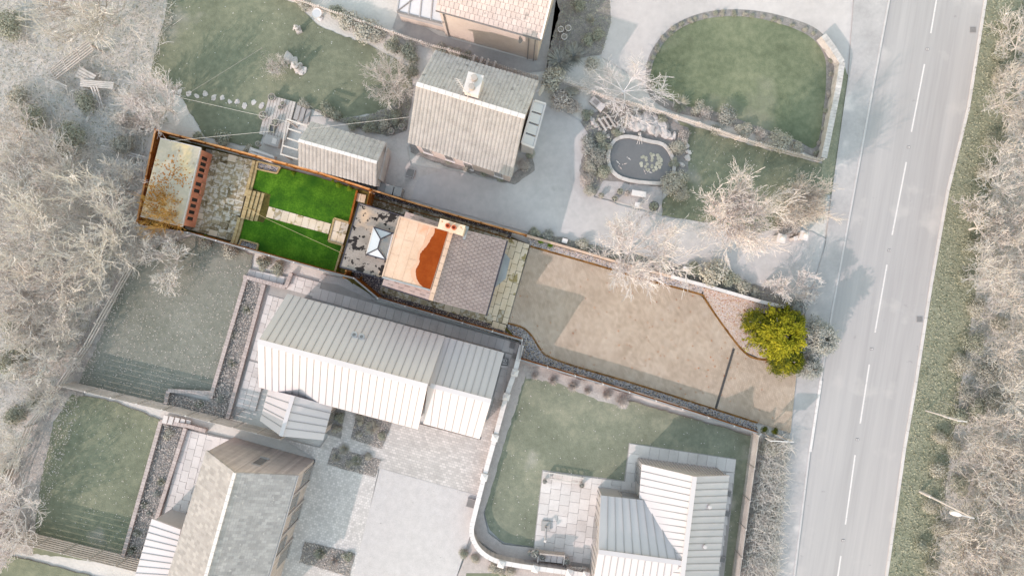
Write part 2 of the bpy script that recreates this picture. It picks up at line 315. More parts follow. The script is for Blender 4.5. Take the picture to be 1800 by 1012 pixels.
# materials of the plot for sale
VEIL[0] = 0
H = dict(
 turf=mat('artificial_turf', [(44,88,8),(72,122,16),(102,152,34)], .9, bump=.7, bscale=30, fine=.42, spots=[((40,92,6), .6, .5, .7)]),
 fence=mat('orange_featheredge', [(104,58,16),(162,100,38),(198,138,66)], 1.8, bump=.4, bscale=14, rand=.1, fine=.6),
 fencetop=mat('fence_capping', [(178,116,62),(214,156,100),(232,184,134)], 1.6, bump=.2, rand=.06),
 sleeper=mat('pale_sleeper', [(152,132,90),(188,168,122),(210,194,150)], 1.6, bump=.4, bscale=10, rand=.07, stretch=(1, 4, 1), rot=-ANG, fine=.5),
 sleeperd=mat('weathered_riser', [(78,64,40),(104,86,56)], 2, bump=.4),
 slab=mat('mossy_slab', [(150,138,108),(172,160,130),(192,182,154)], 1.4, bump=.3, bscale=10, rand=.09, spots=[((208,203,186), 3.6, .48, .53), ((100,88,58), 1.3, .62, .70)]),
 slabd=mat('stained_slab', [(122,110,82),(146,134,106),(166,154,126)], 1.4, bump=.3, bscale=10, rand=.09, spots=[((200,196,180), 4.6, .53, .57), ((84,72,48), 1.2, .60, .68)]),
 slabl=mat('light_mossy_slab', [(218,203,172),(229,217,192),(236,227,208)], 1.4, bump=.25, bscale=10, rand=.06, spots=[((168,156,112), 1.5, .58, .64)]),
 slabg=mat('plain_grey_slab', [(168,163,150),(182,178,165),(194,190,178)], 1.2, bump=.2, rand=.05),
 joint=mat('dark_joint', [(66,58,42),(88,78,58)], 2, bump=.3),
 moss=mat('mossy_ground', [(62,60,24),(96,88,40),(124,114,66)], 1.6, bump=.6, bscale=12, fine=.5),
 block=mat('block_paving', [(184,168,149),(201,185,166),(213,199,181)], .35, bump=.35, bscale=26, rot=-ANG+.785, brick=(.2, .1, .012, .5, .5, .86, 1.12), fine=.5, spots=[((172,156,136), .3, .58, .95), ((206,196,183), .5, .60, .9)]),
 edge=mat('brown_edging_block', [(96,66,28),(134,96,48),(164,124,74)], 2.5, bump=.4, rand=.1),
 gravelb=mat('slate_gravel_bed', [(140,140,146),(172,172,176),(204,204,206)], 5, bump=.8, bscale=26, fine=.65),
 graveld=mat('plum_slate_chips', [(70,62,66),(104,96,98),(150,142,140)], 5, bump=.8, bscale=26, fine=.65),
 gravelp=mat('pinkish_gravel', [(176,156,142),(204,188,176),(224,212,202)], 4, bump=.8, bscale=24, fine=.6),
 stone_a=mat('pale_pebble', [(188,190,192),(214,215,216)], 6, bump=.1),
 stone_b=mat('dark_pebble', [(62,62,74),(92,92,104)], 6, bump=.1),
 stone_c=mat('buff_pebble', [(196,172,130),(218,200,166)], 6, bump=.1),
 stone_d=mat('white_pink_pebble', [(222,206,196),(236,224,216)], 6, bump=.1),
 leaf=mat('fallen_leaf', [(132,70,30),(170,98,48),(196,130,80)], 3, bump=0),
 felt=mat('sunlit_stained_roof_felt', [(140,134,126),(158,152,144),(174,168,160)], 1.6, bump=.3, bscale=22, fine=.5, spots=[((206,182,156), .32, .58, .66), ((48,44,44), 1.1, .565, .58), ((40,38,38), 3.4, .60, .62), ((132,128,70), .55, .70, .80)]),  # peach patches are sunlight put into the colour; black stains belong to the felt
 dormer=mat('buff_roof_felt', [(212,182,156),(222,194,170),(229,204,182)], .8, bump=.25, bscale=24, fine=.4, spots=[((222,160,124), .4, .60, .72)]),
 dormer_tide=mat('rust_tide_mark', [(216,172,142),(224,188,162)], 1.6, bump=.1),
 puddle=mat('rusty_rainwater', [(132,58,16),(146,68,22),(160,82,32)], .7, bump=.03, rough=.4, spec=.08),
 slate=mat('mauve_slate', [(158,146,146),(169,157,157),(180,168,167)], 1.4, bump=.15, bscale=18, rand=.05, rough=.7),
 slateridge=mat('buff_ridge_tile', [(206,180,158),(222,198,178)], 1.4, bump=.2, rand=.05),
 slategap=mat('slate_underlay', [(122,112,111),(132,122,121)], 2, bump=.1),
 brickw=mat('orange_brick_wall', [(176,120,90),(196,140,108),(210,160,130)], 2, bump=.3, brick=(.22, .075, .01, .9, .5)),
 rendw=mat('cream_house_wall', [(206,192,172),(220,208,190)], 1, bump=.15),
 lead=mat('lead_flashing', [(150,158,162),(172,180,184)], 1.5, bump=.1, rough=.4, spec=.5),
 chimney=mat('cream_chimney_cap', [(226,208,180),(238,224,200)], 2.5, bump=.3, spots=[((196,140,100), 3, .62, .7)]),
 potred=mat('terracotta_pot', [(190,96,64),(208,122,88)], 3, bump=.1),
 ldark=mat('dark_lantern_bar', [(62,60,70),(78,76,86)], 2, bump=0, rough=.4),
 shedroof=mat('sun_dappled_sage_sheet', [(184,178,160),(198,191,172),(209,202,182)], .7, bump=.1, bscale=10, fine=.35, spots=[((226,206,160), .35, .52, .62), ((160,100,50), 1.6, .68, .72)]),  # pale patches paint dappled sun on the sheet; brown ones are leaf stains
 shedwall=mat('salmon_shed_wall', [(214,140,110),(228,160,132)], 2, bump=.15, rand=.04),
 black=mat('dark_window', [(30,27,28),(44,40,40)], 2, bump=0, rough=.2),
 drain=mat('drain_grating', [(46,44,44),(64,62,60)], 6, bump=.3),
 cream=mat('cream_stone_cap', [(196,180,140),(214,200,162)], 1.6, bump=.2, rand=.05),
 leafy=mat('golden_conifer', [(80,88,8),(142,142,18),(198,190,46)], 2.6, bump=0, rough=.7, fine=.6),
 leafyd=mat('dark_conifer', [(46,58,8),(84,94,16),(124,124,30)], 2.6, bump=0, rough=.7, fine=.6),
 leafo=mat('orange_dry_leaf', [(150,92,34),(190,128,56),(214,164,90)], 2.6, bump=0, rough=.8, fine=.6),
 leafgr=mat('fresh_green_leaf', [(70,104,10),(120,158,28),(160,190,60)], 2.6, bump=0, rough=.7, fine=.6),
 twigo=mat('ochre_twig', [(170,124,50),(206,166,90),(224,194,124)], .8, bump=0),
 rope=mat('washing_line', [(200,184,140),(214,200,160)], 1, bump=0),
)
# panes of the roof lantern: three opaque with the sky's reflection painted in, one shows a raised floor
H['glass'] = mat('sky_toned_lantern_glass', [(196,208,216),(208,218,225)], .6, bump=0, rough=.15, spec=.5)
def clearmat():
    m = bpy.data.materials.new('clear_lantern_glass'); m.use_nodes = True; N, L = m.node_tree.nodes, m.node_tree.links; b = N['Principled BSDF']
    b.inputs['Base Color'].default_value = (.62, .68, .72, 1); b.inputs['Roughness'].default_value = .05
    t = N.new('ShaderNodeBsdfTransparent'); x = N.new('ShaderNodeMixShader'); x.inputs[0].default_value = .35
    L.new(t.outputs[0], x.inputs[1]); L.new(b.outputs[0], x.inputs[2]); L.new(x.outputs[0], N['Material Output'].inputs['Surface']); return m
H['clear'] = clearmat()

# ------------------------------------------------------------------ the ground
gr = mesh([(-300,-300,-.02),(300,-300,-.02),(300,300,-.02),(-300,300,-.02)], [(0,1,2,3)]); struct(obj('ground', gr, G['soil']))
KERB = [(1640,-450),(1562,0),(1536,140),(1500,337),(1461,550),(1441,672),(1422,793),(1395,1012),(1340,1460)]
EDGE = [(1812,-450),(1732,0),(1702,190),(1666,335),(1636,503),(1610,671),(1590,786),(1558,1012),(1495,1460)]
PLEFT = [(1580,-450),(1500,0),(1490,134),(1461,340),(1450,430),(1414,552),(1397,671),(1387,760),(1380,806),(1360,1012),(1300,1460)]
sheet('road', KERB+EDGE[::-1], G['tarmac'])
zr_ = ZL[0]
verge = sheet('verge', EDGE+[(1560,1460),(1640,1012),(1672,786),(1690,671),(1716,503),(1740,335),(1780,190),(1800,0),(1880,-450)], G['verge'], rag=1.5)
# dashed centre line and studs
dashes = [((1646,0),(1636,59)),((1625,113),(1602,232)),((1593,285),(1568,413)),((1559,465),(1538,584)),((1528,640),(1512,744)),((1503,799),(1486,921)),((1478,976),(1460,1098)),((1668,-140),(1652,-34))]
for a, b in dashes:
    A, B = P(*a), P(*b); n = Vector((-(B-A).y, (B-A).x, 0)).normalized()*.055
    z = Vector((0, 0, zr_+.006)); o = obj('lane_marking', mesh([A-n+z, B-n+z, B+n+z, A+n+z], [(0,1,2,3)]), G['line']); struct(o)
for k, (x, y) in enumerate([(1630,87),(1597,259),(1563,440),(1532,613),(1507,772),(1482,949)]):
    t = thing('road_stud', ['square reflective road stud between the two topmost white dashes', 'reflective road stud below the dash opposite the curved stone wall', 'reflective road stud on the centre line level with the drive mouth', 'reflective road stud on the centre line beside the conifer', 'reflective road stud on the centre line beside the white sign board', 'lowest reflective road stud on the centre line of the road'][k], 'road stud', P(x, y, zr_), 'studs along the centre line')
    p = P(x, y); MB().prism([(p.x-.11, p.y-.08), (p.x+.11, p.y-.08), (p.x+.11, p.y+.08), (p.x-.11, p.y+.08)], zr_+.002, zr_+.02).build('stud_housing', G['iron'], t)
    for s in (-1, 1): MB().prism([(p.x+s*.05-.025, p.y-.05), (p.x+s*.05+.025, p.y-.05), (p.x+s*.05+.025, p.y+.05), (p.x+s*.05-.025, p.y+.05)], zr_+.015, zr_+.035).build('reflector', G['white'], t)
for k, (x, y) in enumerate([(1710,53),(1616,561)]):
    t = thing('road_gully', ['square iron gully grate at the road edge near the top corner', 'square iron gully grate at the road edge level with the conifer'][k], 'drain', P(x, y, zr_), 'road gullies')
    p = P(x, y); MB().prism([(p.x-.24, p.y-.22), (p.x+.24, p.y-.22), (p.x+.24, p.y+.22), (p.x-.24, p.y+.22)], zr_+.001, zr_+.012).build('frame', G['frame'], t)
    for i in range(5): MB().prism([(p.x-.2, p.y-.18+i*.08), (p.x+.2, p.y-.18+i*.08), (p.x+.2, p.y-.13+i*.08), (p.x-.2, p.y-.13+i*.08)], zr_+.008, zr_+.03).build('grate_bar', G['iron'], t)
def strip(name, pts, wpx, z0, z1, m, parent=None, seglen=None, side=0, gap=.012, z=False):
    """kerbs, edgings and copings: one block after another along a line"""
    W_ = [P(x, y).to_2d() if not z else P(x, y, z1).to_2d() for x, y in pts]; out = []
    for a, b in zip(W_[:-1], W_[1:]):
        L_ = (b-a).length; d = (b-a)/max(L_, 1e-6); n = Vector((-d.y, d.x)); k = max(1, round(L_/seglen)) if seglen else 1
        for i in range(k):
            c = a+d*(L_*(i+.5)/k)+n*side
            out.append(block(name, (c.x, c.y, (z0+z1)/2+random.uniform(-.003, .003)), (L_/k-gap if seglen else L_+wpx/PPM*.3, wpx/PPM, z1-z0), math.atan2(d.y, d.x), m, parent))
    return out
pv = sheet('pavement', PLEFT+KERB[::-1], G['pave'], z=.09)
# skirt of the raised pavement is its kerb
k1 = struct(sempty('kerb'))
strip('kerb_stone', KERB, 3.2, .02, .115, G['concpost'], k1, .92)
strip('dropped_kerb_stone', [(1442,668),(1423,793)], 4.5, .03, .122, G['line'], k1, .92)
k2 = struct(sempty('verge_kerb'))
strip('kerb_stone', EDGE, 5, .0, .05, G['slab_pale'], k2, 1.2)
# lawns, drives and yards of the neighbours
UL = [(300,-40),(520,5),(560,45),(600,62),(640,75),(690,100),(720,118),(725,150),(700,185),(668,205),(645,200),(590,212),(530,182),(478,172),(455,262),(360,240),(318,170),(262,132),(290,30)]
sheet('lawn', UL, G['mosslawn'], rag=1.5)
sheet('path', [(770,62),(940,108),(965,0),(1000,0),(985,-60),(1010,-60),(960,125),(905,130),(740,78),(690,50),(700,20)], G['darkpath'])
sheet('flower_bed', [(965,-40),(1060,-40),(1072,0),(1075,40),(1060,95),(1010,105),(960,105),(985,20)], G['bed'], rag=1.5)
sheet('drive', [(1068,-80),(1650,-80),(1500,0),(1500,130),(1490,140),(1440,120),(1300,70),(1180,110),(1140,150),(1056,100),(1074,40)], G['drive2'])
BL = [(1147,160),(1146,118),(1165,78),(1200,48),(1250,32),(1310,30),(1370,42),(1422,64),(1447,95),(1452,130),(1448,185),(1434,258),(1398,246),(1330,222),(1270,200),(1200,185)]
sheet('flower_border', catmull([(1140,165),(1137,112),(1158,70),(1195,38),(1250,20),(1315,18),(1380,30),(1440,55),(1475,108),(1470,190),(1448,275),(1390,256),(1260,215),(1180,195)], 5), G['bed'])
sheet('lawn', catmull(BL, 5), G['lawn'])
sheet('verge', [(1482,112),(1491,135),(1462,342),(1430,345),(1448,275)], G['verge'], rag=1)
ML = [(1190,212),(1300,250),(1445,288),(1440,345),(1405,400),(1330,408),(1265,394),(1163,379),(1165,352),(1195,320),(1212,260)]
sheet('lawn', ML, G['mosslawn'], rag=1.5)
ND = [(955,185),(990,195),(1022,215),(1036,240),(1018,300),(1045,347),(1165,381),(1265,393),(1330,410),(1400,395),(1452,420),(1418,552),(1330,520),(1245,495),(1050,440),(905,402),(720,350),(733,306),(778,296),(890,322),(925,300),(938,262)]
sheet('drive', ND, G['drive'], rag=1)
sheet('yard', [(668,252),(715,255),(722,290),(780,300),(735,312),(722,352),(655,332),(668,300)], G['concrete'])
sheet('path', [(545,205),(570,205),(680,245),(720,225),(735,240),(715,262),(668,262),(545,222)], G['concrete'])
sheet('flower_bed', [(535,182),(590,208),(645,205),(690,185),(728,150),(715,230),(680,240),(570,205)], G['bed'], rag=1.5)
sheet('gravel_terrace', [(1048,310),(1075,310),(1165,320),(1162,374),(1040,343)], G['grey_gravel'])
sheet('flower_bed', [(1020,215),(1080,180),(1150,200),(1210,225),(1210,300),(1170,330),(1060,318),(1045,345),(1018,300),(1036,240)], G['bed'], rag=2)
sheet('flower_bed', [(930,405),(1060,435),(1160,455),(1240,480),(1350,505),(1412,535),(1408,548),(1330,528),(1180,485),(1000,434),(926,413)], G['bed'], rag=2)
sheet('flower_bed', [(719,252),(900,311),(935,270),(940,300),(905,325),(780,292),(722,268)], G['bed'], rag=1.5)
# lower left gardens
LL = [(345,412),(445,448),(436,492),(372,688),(296,690),(285,720),(135,678),(170,610),(215,490),(260,440)]
sheet('soil_margin', [(300,420),(215,470),(110,660),(0,820),(0,960),(60,975),(150,690),(240,470)], G['litter'], rag=2)
sheet('lawn', LL, G['leaflawn'], rag=2)
sheet('lawn', [(128,692),(200,705),(284,738),(212,990),(58,972),(72,850),(95,740)], G['mosslawn'], rag=1.5)
sheet('lawn', [(-40,960),(60,985),(240,1030),(240,1100),(-40,1100)], G['mosslawn'], rag=1.5)
sheet('planting_bed', [(434,492),(462,500),(398,735),(292,715),(298,690),(368,704)], G['bed'])
sheet('planting_bed', [(285,741),(322,752),(252,985),(213,990)], G['bed'])
sheet('gravel_margin', [(462,500),(505,505),(470,580),(440,700),(400,735)], G['pink_gravel'])
sheet('gravel_margin', [(565,482),(622,492),(662,528),(640,524),(560,500)], G['grey_gravel'])
PT1 = sheet('patio', [(440,472),(505,486),(595,500),(660,530),(915,602),(905,660),(880,700),(850,690),(885,620),(640,556),(505,518),(450,640),(455,700),(400,740),(430,640),(480,520),(430,488)], G['joint'])
PT2 = sheet('patio', [(325,752),(440,778),(415,800),(365,795),(318,920),(286,912)], G['joint'])
sheet('yard', [(595,700),(740,745),(845,772),(890,640),(908,660),(842,872),(664,822),(560,790),(575,770)], G['sett'])
sheet('yard', [(500,770),(560,785),(668,815),(622,1020),(500,1120),(430,1120),(490,1000),(556,806)], G['sett2'])
sheet('gravel_drive', [(668,822),(842,870),(828,935),(800,1020),(770,1120),(590,1120),(622,1010)], G['white_gravel'])
for q in [[(628,725),(690,740),(672,788),(617,770)], [(586,785),(670,806),(660,838),(576,815)], [(588,715),(608,720),(600,770),(570,760)], [(537,950),(625,970),(616,1012),(527,985)]]: sheet('planting_bed', q, G['bed'], rag=1)
sheet('rough_ground', [(800,1020),(830,950),(860,985),(1040,1015),(1040,1120),(760,1120)], G['pink_gravel'])
sheet('lawn', [(820,1005),(880,1005),(925,1020),(925,1120),(800,1120)], G['mosslawn'])
sheet('gravel_border', [(915,632),(1000,660),(965,662),(925,680),(850,900),(858,935),(885,955),(950,962),(950,985),(880,975),(838,945),(832,920),(905,655)], G['pink_gravel'])
LR = [(925,655),(1050,688),(1200,730),(1320,765),(1285,1100),(1240,1100),(940,960),(888,952),(862,930),(852,900),(880,800)]
sheet('lawn', LR, G['patchlawn'], rag=1.2)
sheet('gravel_strip', [(918,640),(1010,662),(1110,692),(1100,718),(1060,705),(980,672),(925,665)], G['litter'], rag=2)
PT3 = sheet('patio', [(953,824),(1096,843),(1105,777),(1293,805),(1262,1100),(1030,1100),(1035,1000),(936,975)], G['joint'])
sheet('hedge_bank', [(1336,768),(1388,762),(1381,806),(1361,1012),(1330,1200),(1260,1200),(1296,1012)], G['litter'], rag=1.5)
# ------------------------------------------------------------------ fences
def fence(name, label, pts, h, mp, mpost, spacing=1.83, style='board', group=None, cap=None, base=False, th=.03, postw=.1, nslat=7):
    W_ = [P(x, y, 0 if base else h).to_2d() for x, y in pts]
    t = thing(name, label, 'fence', (W_[0].x, W_[0].y, 0), group)
    for si, (a, b) in enumerate(zip(W_[:-1], W_[1:])):
        L_ = (b-a).length; k = max(1, round(L_/spacing)); d = (b-a)/L_; n = Vector((-d.y, d.x)); rz = math.atan2(d.y, d.x)
        for i in range(k+1):
            if i == k and si < len(W_)-2: continue
            p = a+d*(L_*i/k); block('post', (p.x, p.y, h/2+.03), (postw, postw, h+.06), rz, mpost, t)
        for i in range(k):
            p0, p1 = a+d*(L_*i/k+postw/2), a+d*(L_*(i+1)/k-postw/2); c = (p0+p1)/2; l = (p1-p0).length
            if style == 'board':
                m = MB(); nb = max(2, int(l/.125))
                for j in range(nb):
                    q0 = p0+d*(l*j/nb+.002); q1 = p0+d*(l*(j+1)/nb-.004); o = n*(th/2); hh = h-.05+random.uniform(-.012, .012); e = n*(.012*(j % 2))
                    m.hexa([(q0-o+e).to_3d()+Vector((0,0,.05)), (q1-o+e).to_3d()+Vector((0,0,.05)), (q1+o+e).to_3d()+Vector((0,0,.05)), (q0+o+e).to_3d()+Vector((0,0,.05))], [(q0-o+e).to_3d()+Vector((0,0,hh)), (q1-o+e).to_3d()+Vector((0,0,hh)), (q1+o+e).to_3d()+Vector((0,0,hh)), (q0+o+e).to_3d()+Vector((0,0,hh))])
                m.build('panel', mp, t)
                for z in (.35, h*.5, h-.3): block('rail', (c.x+n.x*.05, c.y+n.y*.05, z), (l, .05, .07), rz, mp, t)
                if cap: block('capping', (c.x, c.y, h), (l, .11, .035), rz, cap, t)
            elif style == 'slat':
                for j in range(nslat): block('slat', (c.x, c.y, .12+(h-.16)*j/(nslat-1)), (l+postw*.6, .03, (h-.1)/nslat*.84), rz+random.uniform(-.004, .004), mp, t, (0, random.uniform(-.006, .006)))
            elif style == 'rail':
                for z in (h*.35, h*.64, h*.93): block('rail', (c.x+n.x*.05, c.y+n.y*.05, z+random.uniform(-.03, .03)), (l+.14, .05, .1), rz+random.uniform(-.012, .012), mp, t, (0, random.uniform(-.015, .015)))
            elif style == 'picket':
                nb = max(2, int(l/.15))
                for j in range(nb):
                    p = p0+d*(l*(j+.5)/nb); block('picket', (p.x, p.y, h/2), (.085, .03, h*random.uniform(.95, 1.02)), rz, mp, t)
                for z in (.25, h-.25): block('rail', (c.x-n.x*.035, c.y-n.y*.035, z), (l, .04, .07), rz, mp, t)
    return t
fence('board_fence', 'orange brown boarded fence closing the end behind the garden room', [(273,228),(240,392)], 1.8, H['fence'], H['fence'], cap=H['fencetop'])
fence('board_fence', 'long orange topped boarded fence between the turf garden and the ribbed garage', [(273,228),(450,274),(560,303),(651,333)], 1.75, H['fence'], H['fence'], cap=H['fencetop'])
fence('board_fence', 'orange fence between the slate roofed house and the grey neighbouring drive', [(651,333),(712,352),(806,380),(925,413)], 1.4, H['fence'], H['fence'], cap=H['fencetop'])
fence('board_fence', 'dark capped garden fence along the lower side of the turf lawns', [(243,396),(330,409),(430,437),(560,473),(622,489),(664,524)], 1.8, H['fence'], G['concpost'], cap=G['fencegrey'])
fence('board_fence', 'dark capped fence running below the slate roofed house to the pebble bed', [(664,524),(760,552),(918,598),(914,632)], 1.4, H['fence'], G['concpost'], cap=G['fencegrey'])
fence('board_fence', 'long dark capped fence with pale post tops between pebble bed and lower lawn', [(914,632),(1060,675),(1200,719),(1336,763)], 1.15, H['fence'], G['concpost'], cap=G['fencegrey'])
# low wall along the neighbour's drive, with a pale coping
def wall(name, label, pts, h, wpx, mw, mc, seg=.6, cw=None, group=None, smooth=0, capname='coping_stone'):
    if smooth: pts = catmull(pts, smooth, False)
    W_ = [P(x, y, h).to_2d() for x, y in pts]; t = thing(name, label, 'wall', (W_[0].x, W_[0].y, 0), group)
    m = MB(); wd = wpx/PPM
    n = len(W_); L_, R_ = [], []
    for i, p in enumerate(W_):
        d = (W_[min(n-1, i+1)]-W_[max(0, i-1)]).normalized(); q = Vector((-d.y, d.x))*wd/2; L_.append(p+q); R_.append(p-q)
    for i in range(n-1): m.hexa([(*L_[i], 0), (*R_[i], 0), (*R_[i+1], 0), (*L_[i+1], 0)], [(*L_[i], h), (*R_[i], h), (*R_[i+1], h), (*L_[i+1], h)])
    m.build('masonry', mw, t)
    if mc:
        for a, b in zip(W_[:-1], W_[1:]):
            l = (b-a).length; d = (b-a)/l; k = max(1, round(l/seg))
            for i in range(k):
                c = a+d*(l*(i+.5)/k); block(capname, (c.x, c.y, h+.03+random.uniform(-.004, .004)), (l/k-.012, (cw or wpx+2)/PPM, .06), math.atan2(d.y, d.x), mc, t)
    return t
def pier(t, x, y, h, s, mw, mc):
    p = P(x, y, h); block('pier', (p.x, p.y, h/2), (s, s, h), ANG, mw, t)
    q = s*.62; c = math.cos(ANG); d = math.sin(ANG); pts = [(p.x+(i*c-j*d)*q, p.y+(i*d+j*c)*q) for i, j in ((-1,-1),(1,-1),(1,1),(-1,1))]
    MB().add([(a, b, h) for a, b in pts]+[(a, b, h+.05) for a, b in pts]+[(p.x, p.y, h+.16)], [(3,2,1,0),(0,1,5,4),(1,2,6,5),(2,3,7,6),(3,0,4,7),(4,5,8),(5,6,8),(6,7,8),(7,4,8)]).build('pier_cap', mc, t)
wall('boundary_wall', 'low peach coped wall between the block paved drive and the neighbouring drive', [(925,414),(1001,436),(1102,466),(1179,486)], .55, 3, H['rendw'], H['slateridge'], .9, 4.5)
wall('boundary_wall', 'low white coped wall beside the pinkish gravel bed by the conifer', [(1179,486),(1236,501),(1337,530),(1414,547)], .6, 4, G['render_'], G['coping'], .9, 6)

# ------------------------------------------------------------------ the plot for sale: garden, paths, drive
Z0 = .26                                        # terraces are laid over the natural ground
sheet('garden_ground', [(285,238),(450,282),(640,335),(735,368),(898,416),(929,431),(889,573),(912,600),(660,522),(600,484),(425,432),(250,393)], H['moss'], z=Z0-.03)
TP = sheet('terrace', [(364,262),(452,284),(416,428),(326,402)], H['joint'], z=Z0+.02)
slabs(TP, [(366,263),(376,265),(339,406),(329,402)], 1, 9, H['slabg'], Z0+.02, stagger=0)
slabs(TP, [(376,265),(449,283),(414,425),(339,405)], 5, 13, H['slab'], Z0+.02, stagger=.5, mats=[H['slabd'], H['slabd'], H['slabl']])
t = thing('sleeper_wall', 'pale sleeper retaining wall along the lower edge of the slab terrace', 'retaining wall', P(452,284))
for a, b in [((453,284),(445,318)), ((445,318),(438,346)), ((427,384),(421,408)), ((421,408),(413,432))]:
    for k, (z, o) in enumerate(((.14, 4), (.3, 0))):
        A, B = P(a[0]+o*.9, a[1]+o*.25, z), P(b[0]+o*.9, b[1]+o*.25, z); beam('sleeper', A, B, .2, .16, H['sleeper'], t)
    A, B = P(a[0]-6, a[1]-1.5, .42), P(b[0]-6, b[1]-1.5, .42); beam('coping_sleeper', A, B, .2, .12, H['sleeper'], t)
t = thing('timber_steps', 'weathered timber steps going down from slab terrace to turf lawn', 'steps', P(452,360))
for k in range(5):
    z = .52-.1*k; x0 = 0
    A, B = P(440+7.4*k, 334+1.9*k, z), P(426.5+7.4*k, 384+1.9*k, z)
    beam('tread', A, B, .27, .09, H['sleeper'], t); beam('riser', A+Vector((.1,-.02,-.1)), B+Vector((.1,-.02,-.1)), .12, .16, H['sleeperd'], t)
LU = [(451,298),(486,306),(494,297),(560,312),(628,335),(614,392),(589,385),(585,394),(475,363),(478,343),(445,331)]
LD = [(428,384),(465,392),(471,383),(578,412),(577,423),(602,431),(589,477),(453,440),(455,431),(420,419)]
for p_ in (LU, LD): sheet('turf_lawn', p_, H['turf'], z=Z0+.012, rag=.4)
PA = sheet('garden_path', [(475,363),(585,394),(578,412),(470,383)], H['joint'], z=Z0+.01)
slabs(PA, [(475,363.5),(584,394),(579,412),(470.5,382.5)], 9, 1, H['slabl'], Z0+.012, mats=[H['slab']])
SP = sheet('landing', [(589,385),(614,392),(640,345),(622,500),(600,478),(602,431),(578,424)], H['moss'], z=Z0+.006)
slabs(SP, [(590,387),(616,394),(605,432),(580,424)], 2, 2, H['slabl'], Z0+.08, th=.06, mats=[H['slab']])
slabs(SP, [(629,340),(646,344),(642,358),(625,354)], 2, 1, H['slabl'], Z0+.02)
t = thing('sleeper_edging', 'timber sleeper edging round the little landing beside the flat roofed extension', 'edging', P(600,410))
for a, b in [((628,335),(614,394)), ((588,384),(615,392)), ((588,384),(578,424)), ((578,424),(603,431)), ((603,431),(589,478))]:
    beam('sleeper', P(*a, Z0+.1), P(*b, Z0+.1), .13, .22, H['fence'] if a == (628,335) else H['sleeper'], t)
def gravel(name, label, poly, n, base, mats_, z, r=(.02, .045), parent=None):
    o = sheet(name, poly, base, z=z, st=False); stuff(o, label, 'gravel')
    for i, m in enumerate(mats_):
        xy = scatter(poly, n//len(mats_)); q = stuff(obj('pebbles', pebble_mesh(xy, z-.004, rng.uniform(r[0], r[1], len(xy))), m, o))
    return o
MIX = [H['stone_a'], H['stone_b'], H['stone_a'], H['stone_c'], H['stone_b']]
for nm, lab, q in (('pebble_bed', 'small timber edged pebble bed at the top corner of the turf lawn', [(453,284),(493,294),(487,305),(451,297)]), ('pebble_bed', 'small timber edged pebble bed at the lower corner of the turf lawn', [(425,421),(454,429),(451,441),(420,432)])):
    gravel(nm, lab, q, 700, H['gravelb'], MIX, Z0+.03)
    t = thing('bed_edging', lab.replace('small timber edged pebble bed', 'pale timber edging of the pebble bed'), 'edging', P(*q[0]))
    for a, b in zip(q, q[1:]+q[:1]): beam('edging_board', P(*a, Z0+.08), P(*b, Z0+.08), .1, .16, H['sleeper'], t)
# slab paths round the house and the chippings beside them
HP = sheet('house_path', [(904,420),(932,430),(888,580),(864,573),(676,515),(684,500),(856,548),(890,425)], H['joint'], z=Z0+.008)
slabs(HP, [(889,417),(931,430),(892,570),(852,559)], 4, 7, H['slabl'], Z0+.008, stagger=.5, mats=[H['slab']]+[H['slabl']]*4, gap=.025)
slabs(HP, [(672,497),(868,551),(865,569),(668,514)], 14, 1, H['slab'], Z0+.008, mats=[H['slabd'], H['slabl']])
slabs(HP, [(656,344),(893,413),(888,430),(652,361)], 18, 1, H['slabd'], Z0+.008, mats=[H['slab'], H['slab']])
slabs(HP, [(866,563),(891,571),(887,581),(864,574)], 2, 1, H['slabl'], Z0+.008)
gravel('slate_chippings', 'plum slate chippings in the corner between extension and lower fence', [(620,474),(675,490),(672,512),(661,524),(642,504),(622,488)], 2200, H['graveld'], [H['stone_b'], H['stone_d'], H['stone_b'], H['graveld']], Z0+.02)
gravel('slate_chippings', 'strip of plum slate chippings between lower slab path and fence', [(665,512),(866,570),(888,580),(908,598),(800,565),(666,525)], 2200, H['graveld'], [H['stone_b'], H['stone_d'], H['stone_b'], H['stone_c'], H['graveld']], Z0+.02)
gravel('slate_chippings', 'strip of slate chippings between upper slab path and the orange fence', [(660,338),(740,362),(900,410),(897,420),(735,372),(656,346)], 1900, H['graveld'], [H['stone_b'], H['stone_a'], H['stone_b'], H['moss']], Z0+.02)
t = thing('timber_edging', 'dark timber edging board along the upper slab path beside the house', 'edging', P(735,372))
for a, b in [((656,349),(735,373)), ((735,373),(812,394)), ((812,394),(897,420))]: beam('edging_board', P(*a, Z0+.08), P(*b, Z0+.08), .07, .16, H['edge'], t)
DR = [(932,433),(1045,465),(1130,490),(1228,517),(1240,530),(1262,560),(1290,598),(1310,620),(1330,630),(1400,636),(1397,671),(1388,760),(1330,742),(1220,708),(1110,672),(1010,645),(965,626),(952,615),(936,592),(926,581),(912,574),(893,568)]
sheet('block_paved_drive', DR, H['block'], z=Z0-.09)
ED1 = [(893,568),(912,573),(924,579),(936,592),(948,611),(962,625),(1010,643),(1110,672),(1220,707),(1330,742)]
ED2 = [(932,433),(1045,465),(1130,490),(1226,516),(1236,522),(1242,532),(1262,561),(1290,599),(1308,619),(1330,630),(1400,637)]
for lab, e in (('brown block edging winding along the lower pebble bed of the drive', ED1), ('brown block edging along the upper gravel bed of the drive', ED2)):
    t = thing('drive_edging', lab, 'edging', P(*e[0])); strip('edging_block', catmull(e, 3, False), 3.4, Z0-.12, Z0-.05, H['edge'], t, .25)
